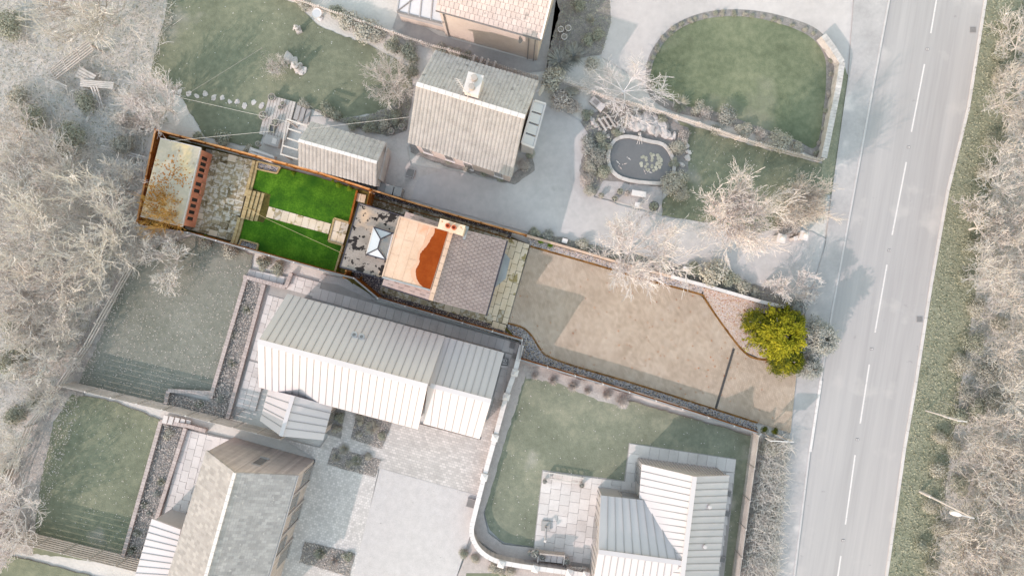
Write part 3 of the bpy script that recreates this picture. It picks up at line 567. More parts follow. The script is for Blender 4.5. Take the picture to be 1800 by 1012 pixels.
gravel('pebble_bed', 'blue grey pebble bed curving between the block paving and lower fence', [(893,568),(912,573),(924,579),(936,592),(948,611),(962,625),(1010,643),(1110,672),(1220,707),(1328,742),(1330,757),(1200,712),(1060,668),(916,628),(920,598),(893,588)], 9000, H['gravelb'], MIX, Z0-.07, (.025, .05))
gravel('gravel_bed', 'narrow pebble bed between the drive and the peach coped wall', [(928,418),(1001,440),(1102,470),(1179,490),(1236,505),(1232,516),(1130,489),(1045,464),(932,432)], 3200, H['gravelb'], [H['stone_a'], H['stone_b'], H['stone_d'], H['stone_c']], Z0-.07, (.02, .045))
gravel('gravel_bed', 'wide pinkish gravel bed with fallen leaves beside the conifer', [(1234,505),(1337,534),(1412,550),(1402,634),(1332,628),(1310,618),(1290,597),(1262,559),(1244,530),(1236,520)], 5200, H['gravelp'], [H['stone_d'], H['stone_a'], H['stone_d'], H['stone_c'], H['leaf']], Z0-.065, (.02, .05))
t = thing('channel_drain', 'dark linear drain crossing the block paved drive', 'drain', P(1290,612)); A, B = P(1290,612,Z0-.08), P(1257,722,Z0-.08)
beam('channel', A, B, .16, .03, H['drain'], t)
for k in range(38):
    c = A.lerp(B, (k+.5)/38); d = (B-A).normalized(); block('grate_bar', (c.x, c.y, Z0-.06), (.03, .13, .02), math.atan2(d.y, d.x), G['iron'], t)
xy = np.vstack([scatter(DR, 60), scatter([(1040,470),(1230,520),(1300,620),(1280,720),(1100,660)], 60)])
stuff(obj('fallen_leaves', leaf_mesh(np.column_stack([xy, np.full(len(xy), Z0-.07)]), np.tile([0, 0, 1.], (len(xy), 1))+rng.normal(0, .25, (len(xy), 3)), rng.uniform(.08, .16, len(xy)), rng.uniform(.05, .1, len(xy))), H['leaf']), 'scattered brown fallen leaves on the block paved drive', 'leaves')
# washing line over the lower turf
pts = [P(430,364,1.9), P(468,384,1.75), P(520,408,1.68), P(560,426,1.75), P(597,443,1.9)]
t = thing('washing_line', 'thin pale washing line stretched over the lower turf lawn', 'washing line', P(430,364)); MB().tube(pts, .010).build('line', H['rope'], t)
for q in (pts[0], pts[-1]): MB().cyl((q.x, q.y), .03, .03, 0, 1.95, 8).build('post', H['sleeper'], t)

# ------------------------------------------------------------------ roofs
CORN = {}
def slope_fn(e0, e1, r1, r0):
    n = (e1-e0).cross(r0-e0).normalized()
    if n.z < 0: n = -n
    return (lambda u, v, h=0: (e0*(1-u)+e1*u)*(1-v)+(r0*(1-u)+r1*u)*v+n*h), n
def piece(name, f, u0, u1, v0, v1, h0, h1, m, parent, lift=0):
    MB().hexa([f(u0, v0, h0), f(u1, v0, h0), f(u1, v1, h0-lift), f(u0, v1, h0-lift)], [f(u0, v0, h1), f(u1, v0, h1), f(u1, v1, h1-lift), f(u0, v1, h1-lift)]).build(name, m, parent)
def cover(roof, f, L_, S_, kind, m, m2=None, pitch=.44, nt=(20, 15)):
    if kind == 'seam':
        k = max(2, round(L_/pitch))
        for i in range(k):
            piece('roof_panel', f, i/k+.0004, (i+1)/k-.0004, 0, 1, .002, .016, m, roof)
            if i: piece('standing_seam', f, i/k-.018/L_, i/k+.018/L_, .0, .995, .01, .055, m2, roof)
    elif kind == 'slate':
        nu, nv = nt
        for j in range(nv):
            o = .5*(j % 2)
            for i in range(nu+(j % 2)):
                u0, u1 = max(0, (i-o)/nu), min(1, (i+1-o)/nu); g = .013/L_
                if u1-u0 < .01: continue
                jj = random.uniform(0, .006); piece('slate', f, u0+g, u1-g, j/nv+.008/S_, (j+1)/nv-.001, .018+jj, .04+jj, m, roof, .010)
    elif kind == 'pantile':
        k = max(3, round(L_/pitch)); s = 8; nu = k*s+1; nv = max(3, round(S_/.34)); us = np.linspace(0, 1, nu); V = []; rows = []
        prof = .05*np.abs(np.sin(np.pi*us*k))**.6
        for j in range(nv):
            for v, hh in ((j/nv, .045), ((j+1)/nv, .012)):
                jit = random.uniform(-.004, .004)
                rows.append([f(u, v, hh+p+jit+random.uniform(-.004, .004)) for u, p in zip(us, prof)])
        V = [tuple(p) for r_ in rows for p in r_]; F = []
        for j in range(len(rows)-1): F += [(j*nu+i, j*nu+i+1, (j+1)*nu+i+1, (j+1)*nu+i) for i in range(nu-1)]
        stuff(obj('roof_tiles', mesh(V, F), m, roof))
def gable(name, label, A, B, R0, R1, C_, D, ze, zr, mw, cov1, cov2, over=.3, thk=.14, ridge=None, ze2=None, cat='house', zc=None, wallmat2=None, roofbase=None):
    """eave A-B, ridge R0-R1, eave C-D; roof points as surveyed, at their own heights"""
    z1 = ze; z2 = ze2 or ze
    a, b, c, d = P(*A, z1), P(*B, z1), P(*C_, z2), P(*D, z2); r0, r1 = P(*R0, zr), P(*R1, zr)
    cen = (a+b+c+d)/4; t = thing(name, label, cat, (cen.x, cen.y, 0))
    def ins(p, q, s):                          # corner pulled in under the overhang
        e = (q-p); e.z = 0; g = (s-p); g.z = 0
        return p + e.normalized()*over + g.normalized()*over
    wa, wb, wc, wd = ins(a, b, c), ins(b, a, d), ins(c, d, a), ins(d, c, b)
    ra, rb = r0+(r1-r0).normalized()*over, r1-(r1-r0).normalized()*over; dz = .16
    m = MB(); bot = [(p.x, p.y, 0) for p in (wa, wb, wd, wc)]; 
    m.add(bot+[(wa.x, wa.y, z1-dz+.1), (wb.x, wb.y, z1-dz+.1), (wd.x, wd.y, z2-dz+.1), (wc.x, wc.y, z2-dz+.1), (ra.x, ra.y, zr-dz), (rb.x, rb.y, zr-dz)],
          [(3,2,1,0),(0,1,5,4),(2,3,7,6),(1,2,6,9,5),(3,0,4,8,7),(4,5,9,8),(6,7,8,9)]); m.build('wall', mw, t)
    CORN[t.name] = [wa, wb, wc, wd]
    res = []
    for e0, e1, cov in ((a, b, cov1), (c, d, cov2)):
        f, n = slope_fn(e0, e1, r1, r0)
        rf = MB().hexa([f(0,0,-thk), f(1,0,-thk), f(1,1,-thk), f(0,1,-thk)], [f(0,0), f(1,0), f(1,1), f(0,1)]).build('roof', roofbase or cov.get('base') or cov['m'], t)
        cover(rf, f, (e1-e0).length, (r0-e0).length, cov['kind'], cov['m'], cov.get('m2'), cov.get('pitch', .44), cov.get('nt', (20, 15))); res.append((rf, f))
    if ridge:
        k = max(3, round((r1-r0).length/.45)); dd = (r1-r0)/k
        for i in range(k): beam('ridge_tile', r0+dd*(i+.02)+Vector((0,0,.03)), r0+dd*(i+.98)+Vector((0,0,.03)), ridge[1], .09, ridge[0], t)
    return t, res
def window(t, p, q, t0, t1, z0, z1, out, fm, gm, name='window'):
    """window in the wall p-q between fractions t0..t1; out is the outward normal"""
    a, b = p.lerp(q, t0), p.lerp(q, t1); o = Vector(out)
    def quad(a, b, z0, z1, d0, d1): return MB().hexa([(a.x+o.x*d0, a.y+o.y*d0, z0), (b.x+o.x*d0, b.y+o.y*d0, z0), (b.x+o.x*d1, b.y+o.y*d1, z0), (a.x+o.x*d1, a.y+o.y*d1, z0)], [(a.x+o.x*d0, a.y+o.y*d0, z1), (b.x+o.x*d0, b.y+o.y*d0, z1), (b.x+o.x*d1, b.y+o.y*d1, z1), (a.x+o.x*d1, a.y+o.y*d1, z1)])
    w_ = quad(a, b, z0, z1, -.02, .04).build(name, fm, t); e = (b-a)*.07
    quad(a+e, b-e, z0+.07, z1-.07, .02, .055).build('pane', gm, w_)
    quad(a-e*.5, b+e*.5, z0-.06, z0-.005, .0, .12).build('sill', fm, w_)
def outward(p, q, cen):
    d = (q-p); d.z = 0; n = Vector((d.y, -d.x, 0)).normalized()
    return n if n.dot(p-cen) > 0 else -n

# ---- the slate roofed house
SL = dict(kind='slate', m=H['slate'], base=H['slategap'], nt=(19, 15)); SL2 = dict(kind='slate', m=H['slate'], base=H['slategap'], nt=(12, 9))
hs, rr = gable('detached_house', 'slate roofed house with large buff dormer holding rusty rainwater', (890,422), (853,553), (796,398), (757,528), (714,372), (672,501), 3.9, 6.5, H['rendw'], SL, SL2, over=.2, ridge=(H['slateridge'], .26))
dz = 6.5; dq = [(703,381),(789,406),(757,510),(672,487)]
D3 = [P(x, y, dz) for x, y in dq]; top = MB(); top.hexa([Vector((p.x, p.y, dz-.28)) for p in D3], [p for p in D3]); dr = top.build('dormer_roof', H['dormer'], hs)
dc = sum(D3, Vector())/4; wl = [dc+(p-dc)*.93 for p in D3]; MB().hexa([Vector((p.x, p.y, 3.6)) for p in wl], [Vector((p.x, p.y, dz-.2)) for p in wl]).build('dormer_wall', H['rendw'], hs)
fq = lambda u, v, h=0: bil(D3, u, v)+Vector((0, 0, h))
for k in range(4):                              # felt laid in strips
    a_, b_ = k*.2, (k+1)*.2-.004
    for v0, v1 in ((.0, .33 if k % 2 else .6), (.33 if k % 2 else .6, 1)): MB().hexa([fq(a_, v0+.003, -.01), fq(b_, v0+.003, -.01), fq(b_, v1-.003, -.01), fq(a_, v1-.003, -.01)], [fq(a_, v0+.003, .012+.003*k), fq(b_, v0+.003, .012+.003*k), fq(b_, v1-.003, .012+.003*k), fq(a_, v1-.003, .012+.003*k)]).build('felt_strip', H['dormer'], dr)
wav = [(.72,.02),(.74,.10),(.705,.2),(.685,.3),(.63,.4),(.59,.48),(.602,.55),(.625,.63),(.605,.72),(.615,.80),(.67,.88),(.76,.95),(.86,.985)]
wc_ = catmull(wav, 5, False)
tide = [fq(max(.0,u-.075-.03*math.sin(9*v)), v, .024) for u, v in wc_]+[fq(.985, .985, .024), fq(.985, .02, .024)]
pud = [fq(u+random.uniform(-.006,.006), v, .032) for u, v in wc_]+[fq(.985, .985, .032), fq(.988, .5, .032), fq(.985, .02, .032)]
def face(name, pts, m, parent):
    bm = bmesh.new(); f = bm.faces.new([bm.verts.new(p) for p in pts]); bm.normal_update()
    if f.normal.z < 0: f.normal_flip()
    bmesh.ops.triangulate(bm, faces=[f]); me = bpy.data.meshes.new(name); bm.to_mesh(me); bm.free(); return obj(name, me, m, parent)
face('tide_mark', tide, H['dormer_tide'], dr); face('rainwater', pud, H['puddle'], dr)
for (u0, v0), (u1, v1) in (((0,0),(0,1)), ((0,1),(.985,1)), ((0,0),(.985,0))): beam('edge_trim', fq(u0, v0, .02), fq(u1, v1, .02), .09, .07, H['slateridge'] if v0 == v1 == 0 or u0 == u1 else H['lead'], dr)
A_, B_ = P(773,393,7.5), P(814,405,7.5); ax = (B_-A_).normalized(); ay = Vector((-ax.y, ax.x, 0))
def obox(a, b, hw, z0, z1): return MB().hexa([Vector((*(p.to_2d()), z0)) for p in (a-ay*hw, b-ay*hw, b+ay*hw, a+ay*hw)], [Vector((*(p.to_2d()), z1)) for p in (a-ay*hw, b-ay*hw, b+ay*hw, a+ay*hw)])
st = obox(A_, B_, .26, 5.4, 7.4).build('chimney_stack', H['rendw'], hs); obox(A_-ax*.06, B_+ax*.06, .31, 7.4, 7.52).build('chimney_cap', H['chimney'], st)
obox(A_-ax*.1, B_+ax*.14, .42, 5.85, 5.95).build('lead_flashing', H['lead'], st)
for s in (.36, .62): c = A_.lerp(B_, s); MB().lathe((c.x, c.y, 7.52), [(.13,0),(.15,.04),(.12,.08),(.13,.3),(.15,.33),(.1,.34),(.09,.2)]).build('chimney_pot', H['potred'], st)
bay = [P(x, y, 2.75) for x, y in [(887,447),(895,456),(888,488),(872,502),(862,496),(878,446)]]
MB().prism([(p.x, p.y) for p in bay], 0, 2.6).build('bay_window', H['rendw'], hs); bc = sum(bay, Vector())/6
MB().prism([((p.x-bc.x)*1.12+bc.x, (p.y-bc.y)*1.08+bc.y) for p in bay], 2.62, 2.75).build('bay_roof', H['lead'], hs)
cs = CORN[hs.name]; cen = sum(cs, Vector())/4
for t0, t1 in ((.06, .2), (.8, .94)): window(hs, cs[0], cs[1], t0, t1, 1.0, 2.3, outward(cs[0], cs[1], cen), G['whiteframe'], G['darkglass'])
for p, q, n_ in ((cs[1], cs[3], 0), (cs[0], cs[2], 1)):
    window(hs, p, q, .2, .36, 1.0, 2.3, outward(p, q, cen), G['whiteframe'], G['darkglass']); window(hs, p, q, .6, .72, 0.1, 2.1, outward(p, q, cen), G['whiteframe'], H['brickw'], name='side_door')
# gutters
for a, b in (((892,423),(855,555)), ((672,502),(755,528))): beam('gutter', P(*a, 3.85), P(*b, 3.85 if a[0] == 892 else 3.85), .1, .09, H['ldark'], hs)
# ---- flat roofed extension with roof lantern
ez = 2.95; eq = [P(x, y, ez) for x, y in [(631,357),(713,381),(677,491),(598,469)]]
ex = thing('flat_roof_extension', 'single storey extension with black stained grey felt roof and roof lantern', 'extension', (eq[0].x, eq[0].y, 0)); ec = sum(eq, Vector())/4
MB().prism([((p.x-ec.x)*.95+ec.x, (p.y-ec.y)*.95+ec.y) for p in eq], 0, ez-.2).build('wall', H['brickw'], ex)
er = MB().hexa([Vector((p.x, p.y, ez-.2)) for p in eq], eq).build('roof', H['felt'], ex)
fe = lambda u, v, h=0: bil(eq, u, v)+Vector((0, 0, h))
for k in range(3): MB().hexa([fe(.01, k/3+.004, -.01), fe(.99, k/3+.004, -.01), fe(.99, (k+1)/3-.002, -.01), fe(.01, (k+1)/3-.002, -.01)], [fe(.01, k/3+.004, .01+.004*k), fe(.99, k/3+.004, .01+.004*k), fe(.99, (k+1)/3-.002, .01+.004*k), fe(.01, (k+1)/3-.002, .01+.004*k)]).build('felt_strip', H['felt'], er)
for u0, v0, u1, v1 in ((0,0,0,1),(0,1,1,1),(0,0,1,0)): beam('edge_trim', fe(u0, v0, .01), fe(u1, v1, .01), .07, .1, H['ldark'], er)
la = thing('roof_lantern', 'hipped glass roof lantern with dark bars on the flat felt roof', 'skylight', P(667,428,ez))
lb = [P(x, y, ez+.24) for x, y in [(657,399),(691,410),(679,457),(644,447)]]; l1, l2 = P(669,420,ez+.55), P(664,437,ez+.55); lcn = sum(lb, Vector())/4
for p, q in zip(lb, lb[1:]+lb[:1]): beam('kerb_frame', Vector((p.x, p.y, ez+.13)), Vector((q.x, q.y, ez+.13)), .07, .26, G['whiteframe'] if q is not lb[0] else H['cream'], la)
fl = [lcn+(p-lcn)*.96 for p in lb]; MB().hexa([Vector((p.x, p.y, ez+.015)) for p in fl], [Vector((p.x, p.y, ez+.03)) for p in fl]).build('raised_room_floor', H['slateridge'], la)  # pale stand-in floor, lifted to roof level so the view inside stays bright
MB().prism([(lcn.x+.35+i, lcn.y+.25+j) for i, j in ((-.16,-.12),(.16,-.12),(.16,.12),(-.16,.12))], ez+.03, ez+.08).build('room_fitting', G['darkglass'], la)
face('pane', [lb[0], lb[1], l1], H['glass'], la); face('pane', [lb[1], lb[2], l2, l1], H['clear'], la); face('pane', [lb[2], lb[3], l2], H['glass'], la); face('pane', [lb[3], lb[0], l1, l2], H['glass'], la)
for a, b in ((lb[0], l1), (lb[1], l1), (lb[2], l2), (lb[3], l2), (l1, l2), (lb[0], lb[1]), (lb[2], lb[3])): beam('glazing_bar', a, b, .075, .06, H['ldark'], la)
for a, b in ((lb[1], lb[2]), (lb[3], lb[0])): beam('glazing_bar', a, b, .05, .05, G['whiteframe'], la)
def gate(label, a, b, h, group=None):
    A, B = P(*a, h), P(*b, h); A.z = B.z = 0; t = thing('garden_gate', label, 'gate', A); d = (B-A); k = 8
    for i in range(k): c = A.lerp(B, (i+.5)/k); block('board', (c.x, c.y, h/2+.02), (d.length/k-.012, .03, h-.04), math.atan2(d.y, d.x), H['fence'], t)
    for s in (0, 1): c = A.lerp(B, s); block('gate_post', (c.x, c.y, h/2), (.1, .1, h+.05), math.atan2(d.y, d.x), H['fencetop'], t)
    for z in (.3, h-.3): block('brace', ((A.x+B.x)/2, (A.y+B.y)/2-.03, z), (d.length, .04, .08), math.atan2(d.y, d.x), H['fence'], t)
gate('orange boarded side gate above the flat roofed extension', (650,338), (644,362), 1.8)
gate('orange boarded side gate below the flat roofed extension', (608,476), (604,488), 1.8)
# ---- garden room
gz = 2.35; gq = [P(x, y, gz) for x, y in [(282,243),(353,260),(320,398),(247,380)]]; gc = sum(gq, Vector())/4
gd = thing('garden_room', 'long salmon garden room with sage sheet roof and a row of dark windows', 'shed', (gc.x, gc.y, 0))
fg = lambda u, v, h=0: bil(gq, u, v)+Vector((0, 0, h))
gr_ = MB().hexa([fg(0,0,-.12), fg(1,0,-.12), fg(1,1,-.12), fg(0,1,-.12)], [fg(0,0), fg(1,0), fg(1,1), fg(0,1)]).build('roof', H['shedroof'], gd)
for k in range(3):
    for s in range(2): MB().hexa([fg(s*.5+.002, k/3+.002, -.01), fg(s*.5+.498, k/3+.002, -.01), fg(s*.5+.498, (k+1)/3-.002, -.01), fg(s*.5+.002, (k+1)/3-.002, -.01)], [fg(s*.5+.002, k/3+.002, .012+.003*((k+s) % 2)), fg(s*.5+.498, k/3+.002, .012+.003*((k+s) % 2)), fg(s*.5+.498, (k+1)/3-.002, .012+.003*((k+s) % 2)), fg(s*.5+.002, (k+1)/3-.002, .012+.003*((k+s) % 2))]).build('roof_sheet', H['shedroof'], gr_)
gi = [fg(.06, .02), fg(.965, .015), fg(.965, .985), fg(.06, .98)]
MB().prism([(p.x, p.y) for p in gi], 0.2, gz-.1).build('wall', H['shedwall'], gd)
for (u0, v0, u1, v1) in ((0,0,1,0),(1,0,1,1),(1,1,0,1)): beam('fascia', fg(u0, v0, -.05), fg(u1, v1, -.05), .05, .16, G['slab_buff'], gd)
p, q = gi[1], gi[2]; o_ = outward(p, q, gc)
for s in (.07, .145, .22, .295, .41, .5, .62, .70, .785, .87): window(gd, p, q, s, s+.052, .95, 1.85, o_, H['shedwall'], H['black'])
dv = MB(); a, b = p.lerp(q, .385), p.lerp(q, .575); dv.hexa([Vector((a.x, a.y, .25)), Vector((b.x, b.y, .25)), Vector((b.x, b.y, .25))+o_*.05, Vector((a.x, a.y, .25))+o_*.05], [Vector((a.x, a.y, .92)), Vector((b.x, b.y, .92)), Vector((b.x, b.y, .92))+o_*.05, Vector((a.x, a.y, .92))+o_*.05]); dv.build('double_door', H['brickw'], gd)
xy = np.array([P(*q, gz)[:2] for q in [(272,366),(285,345),(290,318),(300,300),(315,312),(288,380),(268,340)]])[rng.integers(0, 7, 520)]+rng.normal(0, 1, (520, 2))*rng.choice([.25, .55, .8], (520, 1)); n_ = len(xy)
gp = [P(*q, gz)[:2] for q in [(283,245),(352,261),(320,396),(249,379)]]; xy = xy[inpoly(xy[:, 0], xy[:, 1], gp)]; n_ = len(xy)
stuff(obj('roof_leaves', leaf_mesh(np.column_stack([xy, np.full(n_, gz+.035)]), np.tile([0,0,1.], (n_,1))+rng.normal(0,.3,(n_,3)), rng.uniform(.08,.18,n_), rng.uniform(.06,.12,n_)), H['leafo']), 'drift of dry orange leaves on the garden room roof', 'leaves')
# ------------------------------------------------------------------ neighbouring houses
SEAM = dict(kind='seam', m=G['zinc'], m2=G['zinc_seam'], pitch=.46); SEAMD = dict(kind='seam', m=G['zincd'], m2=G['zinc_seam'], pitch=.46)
mh, rr = gable('barn_house', 'long pale metal roofed house with standing seams below the plot for sale', (505,516), (782,591), (453,600), (751,679), (455,680), (735,754), 3.2, 6.6, G['brick'], SEAM, SEAM, over=.25)
beam('ridge_cap', P(453,600,6.66), P(751,679,6.66), .34, .06, G['zinc'], mh)
rf, f = rr[0]
for u in (.49, .535):                           # twin flue terminals
    p = f(u, .42, 0); MB().lathe((p.x, p.y, p.z), [(.16,-.1),(.16,.16),(.2,.17),(.2,.22),(.08,.24)]).build('flue_terminal', G['concpost'], rf); MB().lathe((p.x, p.y, p.z+.24), [(.1,0),(.1,.05),(.03,.06)]).build('flue_cap', G['iron'], rf)
cs = CORN[mh.name]; cen = sum(cs, Vector())/4
for t0, t1 in ((.18, .3), (.55, .72)): window(mh, cs[0], cs[1], t0, t1, .9, 2.1, outward(cs[0], cs[1], cen), G['frame'], G['darkglass'])
for t0, t1 in ((.45, .55), (.8, .92)): window(mh, cs[2], cs[3], t0, t1, .3, 2.3, outward(cs[2], cs[3], cen), G['frame'], G['darkglass'])
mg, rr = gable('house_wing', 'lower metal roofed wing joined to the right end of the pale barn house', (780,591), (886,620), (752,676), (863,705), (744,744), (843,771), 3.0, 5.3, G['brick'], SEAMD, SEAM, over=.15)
beam('ridge_cap', P(756,677,5.36), P(863,705,5.36), .3, .06, G['zinc'], mg)
cs = CORN[mg.name]; cen = sum(cs, Vector())/4; window(mg, cs[1], cs[3], .3, .6, .8, 2.2, outward(cs[1], cs[3], cen), G['frame'], G['darkglass'])
mp_, rr = gable('entrance_porch', 'small grey metal gabled porch on the yard side of the barn house', (472,684), (457,739), (515,695), (494,766), (584,714), (568,773), 2.7, 4.2, G['brick'], SEAMD, SEAM, over=.2)
beam('ridge_cap', P(515,695,4.26), P(494,766,4.26), .26, .05, G['zinc'], mp_)
cs = CORN[mp_.name]; cen = sum(cs, Vector())/4; window(mp_, cs[2], cs[3], .2, .8, .1, 2.1, outward(cs[2], cs[3], cen), G['frame'], G['darkglass'], name='glazed_door')
# brick house, lower left
WR = dict(kind='none', m=G['sunslate']); GS = dict(kind='none', m=G['shadeslate'])
bh, rr = gable('brick_house', 'brick gabled house with sunlit and shaded slate slopes at bottom left', (363,791), (262,1120), (413,830), (332,1120), (522,835), (440,1120), 4.2, 6.5, G['brick'], WR, GS, over=.06, ridge=(G['coping'], .2))
for (rf, f), m_, nv in ((rr[0], G['sunslate'], 16), (rr[1], G['shadeslate'], 22)):
    for j in range(nv): piece('slate_course', f, 0, 1, j/nv, min(1, (j+1.05)/nv), .012, .034, m_, rf, .018)
cs = CORN[bh.name]; cen = sum(cs, Vector())/4; o_ = outward(cs[2], cs[3], cen)
for i, (t0, t1) in enumerate(((.03,.13), (.16,.25), (.3,.39), (.44,.52), (.56,.66))): window(bh, cs[2], cs[3], t0, t1, (.2, 2.2)[i % 2], (2.2, 3.9)[i % 2], o_, G['frame'], G['darkglass'])
for t0, t1 in ((.14,.155), (.27,.285), (.4,.415), (.53,.545)):
    a, b = cs[2].lerp(cs[3], t0), cs[2].lerp(cs[3], t1); beam('cladding_fin', Vector((a.x, a.y, .1))+o_*.06, Vector((a.x, a.y, 3.9))+o_*.06, .1, .12, G['zincwall'], bh)
beam('eaves_gutter', P(524,835,4.12), P(442,1120,4.12), .12, .1, G['frame'], bh)
o2 = outward(cs[0], cs[2], cen); window(bh, cs[0], cs[2], .5, .6, 2.7, 4.2, o2, G['frame'], G['darkglass'])
lm = thing('metal_lean_to', 'low ribbed metal roof beside the brick house at bottom left', 'lean-to', P(280,950)); lq = [P(267,911,2.6), P(318,930,2.9), P(296,1030,2.9), P(232,1030,2.6)]
f, n = slope_fn(lq[3], lq[0], lq[1], lq[2]); rf = MB().hexa([f(0,0,-.12), f(1,0,-.12), f(1,1,-.12), f(0,1,-.12)], [f(0,0), f(1,0), f(1,1), f(0,1)]).build('roof', G['zinc'], lm); cover(rf, f, 4.6, 2.1, 'seam', G['zinc'], G['zinc_seam'], .46)
lc_ = sum(lq, Vector())/4; MB().hexa([Vector((lc_.x+(p.x-lc_.x)*.93, lc_.y+(p.y-lc_.y)*.93, 0)) for p in lq], [Vector((lc_.x+(p.x-lc_.x)*.93, lc_.y+(p.y-lc_.y)*.93, p.z-.1)) for p in lq]).build('wall', G['zincwall'], lm)
# garden bungalow lower right
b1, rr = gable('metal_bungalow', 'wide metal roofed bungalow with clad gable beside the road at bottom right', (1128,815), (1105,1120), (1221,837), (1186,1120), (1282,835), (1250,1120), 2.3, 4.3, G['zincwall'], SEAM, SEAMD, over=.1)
beam('ridge_cap', P(1221,837,4.36), P(1186,1120,4.36), .3, .06, G['zinc'], b1)
cs = CORN[b1.name]; cen = sum(cs, Vector())/4; o_ = outward(cs[0], cs[2], cen)
for k in range(26):
    a = cs[0].lerp(cs[2], (k+.5)/26); hgt = 2.2+2.0*(1-abs((k+.5)/26-.5)*2)**1.0-.25; beam('cladding_batten', Vector((a.x, a.y, .05))+o_*.015, Vector((a.x, a.y, hgt))+o_*.015, .1, .04, G['zincd'], b1)
o3 = outward(cs[0], cs[1], cen); window(b1, cs[0], cs[1], .03, .14, .3, 2.1, o3, G['frame'], G['darkglass'])
rf, f = rr[1]
for u in (.185, .43):
    p = f(u, .5, 0); MB().lathe((p.x, p.y, p.z), [(.1,-.1),(.1,.2),(.13,.21),(.13,.26),(.05,.28)]).build('vent_pipe', G['concpost'], rf)
b2, rr = gable('bungalow_wing', 'left wing of the bottom right bungalow with shaded and sunlit metal slopes', (1056,870), (1180,884), (1052,969), (1205,990), (1034,1075), (1190,1095), 2.5, 4.25, G['zincwall'], SEAMD, SEAM, over=.12)
beam('ridge_cap', P(1052,969,4.32), P(1200,989,4.32), .3, .06, G['zincd'], b2)
cs = CORN[b2.name]; cen = sum(cs, Vector())/4; o_ = outward(cs[0], cs[2], cen)
for k in range(14): a = cs[0].lerp(cs[2], (k+.5)/14); beam('cladding_batten', Vector((a.x, a.y, .05))+o_*.015, Vector((a.x, a.y, 2.3+1.5*(1-abs((k+.5)/14-.5)*2)))+o_*.015, .08, .04, G['frame'], b2)
window(b2, cs[0], cs[2], .28, .48, .1, 2.0, o_, G['frame'], G['darkglass'], name='patio_door'); window(b2, cs[0], cs[1], .3, .6, .8, 1.9, outward(cs[0], cs[1], cen), G['frame'], G['darkglass'])
# pantiled cottage above
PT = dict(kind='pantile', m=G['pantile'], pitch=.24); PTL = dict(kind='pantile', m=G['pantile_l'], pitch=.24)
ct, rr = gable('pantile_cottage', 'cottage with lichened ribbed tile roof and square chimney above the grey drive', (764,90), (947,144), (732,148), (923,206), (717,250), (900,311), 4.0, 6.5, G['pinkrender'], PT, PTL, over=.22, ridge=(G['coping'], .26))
ch = P(832,147,7.4); ax = Vector((math.cos(ANG), math.sin(ANG), 0)); ay = Vector((-ax.y, ax.x, 0))
s_ = MB().prism([(ch.x+ax.x*i*.42+ay.x*j*.55, ch.y+ax.y*i*.42+ay.y*j*.55) for i, j in ((-1,-1),(1,-1),(1,1),(-1,1))], 5.2, 7.3).build('chimney_stack', G['render_'], ct)
MB().prism([(ch.x+ax.x*i*.48+ay.x*j*.61, ch.y+ax.y*i*.48+ay.y*j*.61) for i, j in ((-1,-1),(1,-1),(1,1),(-1,1))], 7.3, 7.42).build('chimney_cap', G['coping'], s_)
for j in (-.3, .26): c = ch+ay*j; MB().lathe((c.x, c.y, 7.42), [(.17,0),(.19,.04),(.15,.1),(.16,.36),(.19,.4),(.13,.41)]).build('chimney_pot', G['pot'], s_)
an = MB(); a = P(822,170,6.9); b = P(803,138,8.4); an.bar(Vector((a.x, a.y, 6.2)), Vector((a.x, a.y, 7.6)), .04); an.bar(Vector((a.x, a.y, 7.55)), b, .035)
for k in range(6): c = Vector((a.x, a.y, 7.55)).lerp(b, .25+.14*k); an.bar(c-ax*.25, c+ax*.25, .02)
tv = thing('tv_aerial', 'pale television aerial on the cottage roof beside its chimney', 'aerial', (a.x, a.y, 6.2)); an.build('boom', G['lamp'], tv)
cs = CORN[ct.name]; cen = sum(cs, Vector())/4; o_ = outward(cs[2], cs[3], cen)
for t0, t1, z0, z1 in ((.06,.16,1,3.2), (.3,.4,1,3.2), (.5,.6,.2,2.2), (.83,.93,1,3.2)): window(ct, cs[2], cs[3], t0, t1, z0, z1, o_, G['whiteframe'], G['darkglass'])
gl = thing('glazed_side_porch', 'white framed glass lean to on the right end of the pantiled cottage', 'porch', P(940,220)); q = [P(939,177,3.1), P(959,183,2.7), P(938,260,2.7), P(917,252,3.1)]; qc = sum(q, Vector())/4
MB().hexa([Vector((p.x, p.y, 0)) for p in q], [Vector((p.x, p.y, p.z-.25)) for p in q]).build('wall', G['glass'], gl)
for k in range(4): MB().hexa([bil(q, .06, k/4+.02)-Vector((0,0,.06)), bil(q, .94, k/4+.02)-Vector((0,0,.06)), bil(q, .94, (k+1)/4-.02)-Vector((0,0,.06)), bil(q, .06, (k+1)/4-.02)-Vector((0,0,.06))], [bil(q, .06, k/4+.02), bil(q, .94, k/4+.02), bil(q, .94, (k+1)/4-.02), bil(q, .06, (k+1)/4-.02)]).build('pane', G['glass'], gl)
for a, b in zip(q, q[1:]+q[:1]): beam('frame', a, b, .12, .14, G['whiteframe'], gl)
def dish(label, x, y, z, px, py):
    p = P(x, y, z); t = thing('satellite_dish', label, 'satellite dish', p); m = MB(); m.lathe((0,0,0), [(.03,-.02),(.2,.02),(.36,.1),(.37,.12),(.2,.04),(.02,.0)]); o = m.build('dish', G['greybin'], None); o.parent = t; o.rotation_euler = (math.radians(75), 0, math.radians(60)); w_ = P(px, py, z); beam('bracket', p, Vector((w_.x, w_.y, z)), .05, .05, G['lamp'], t)
dish('satellite dish on the gable end of the pantiled cottage', 949, 158, 4.6, 936, 165)
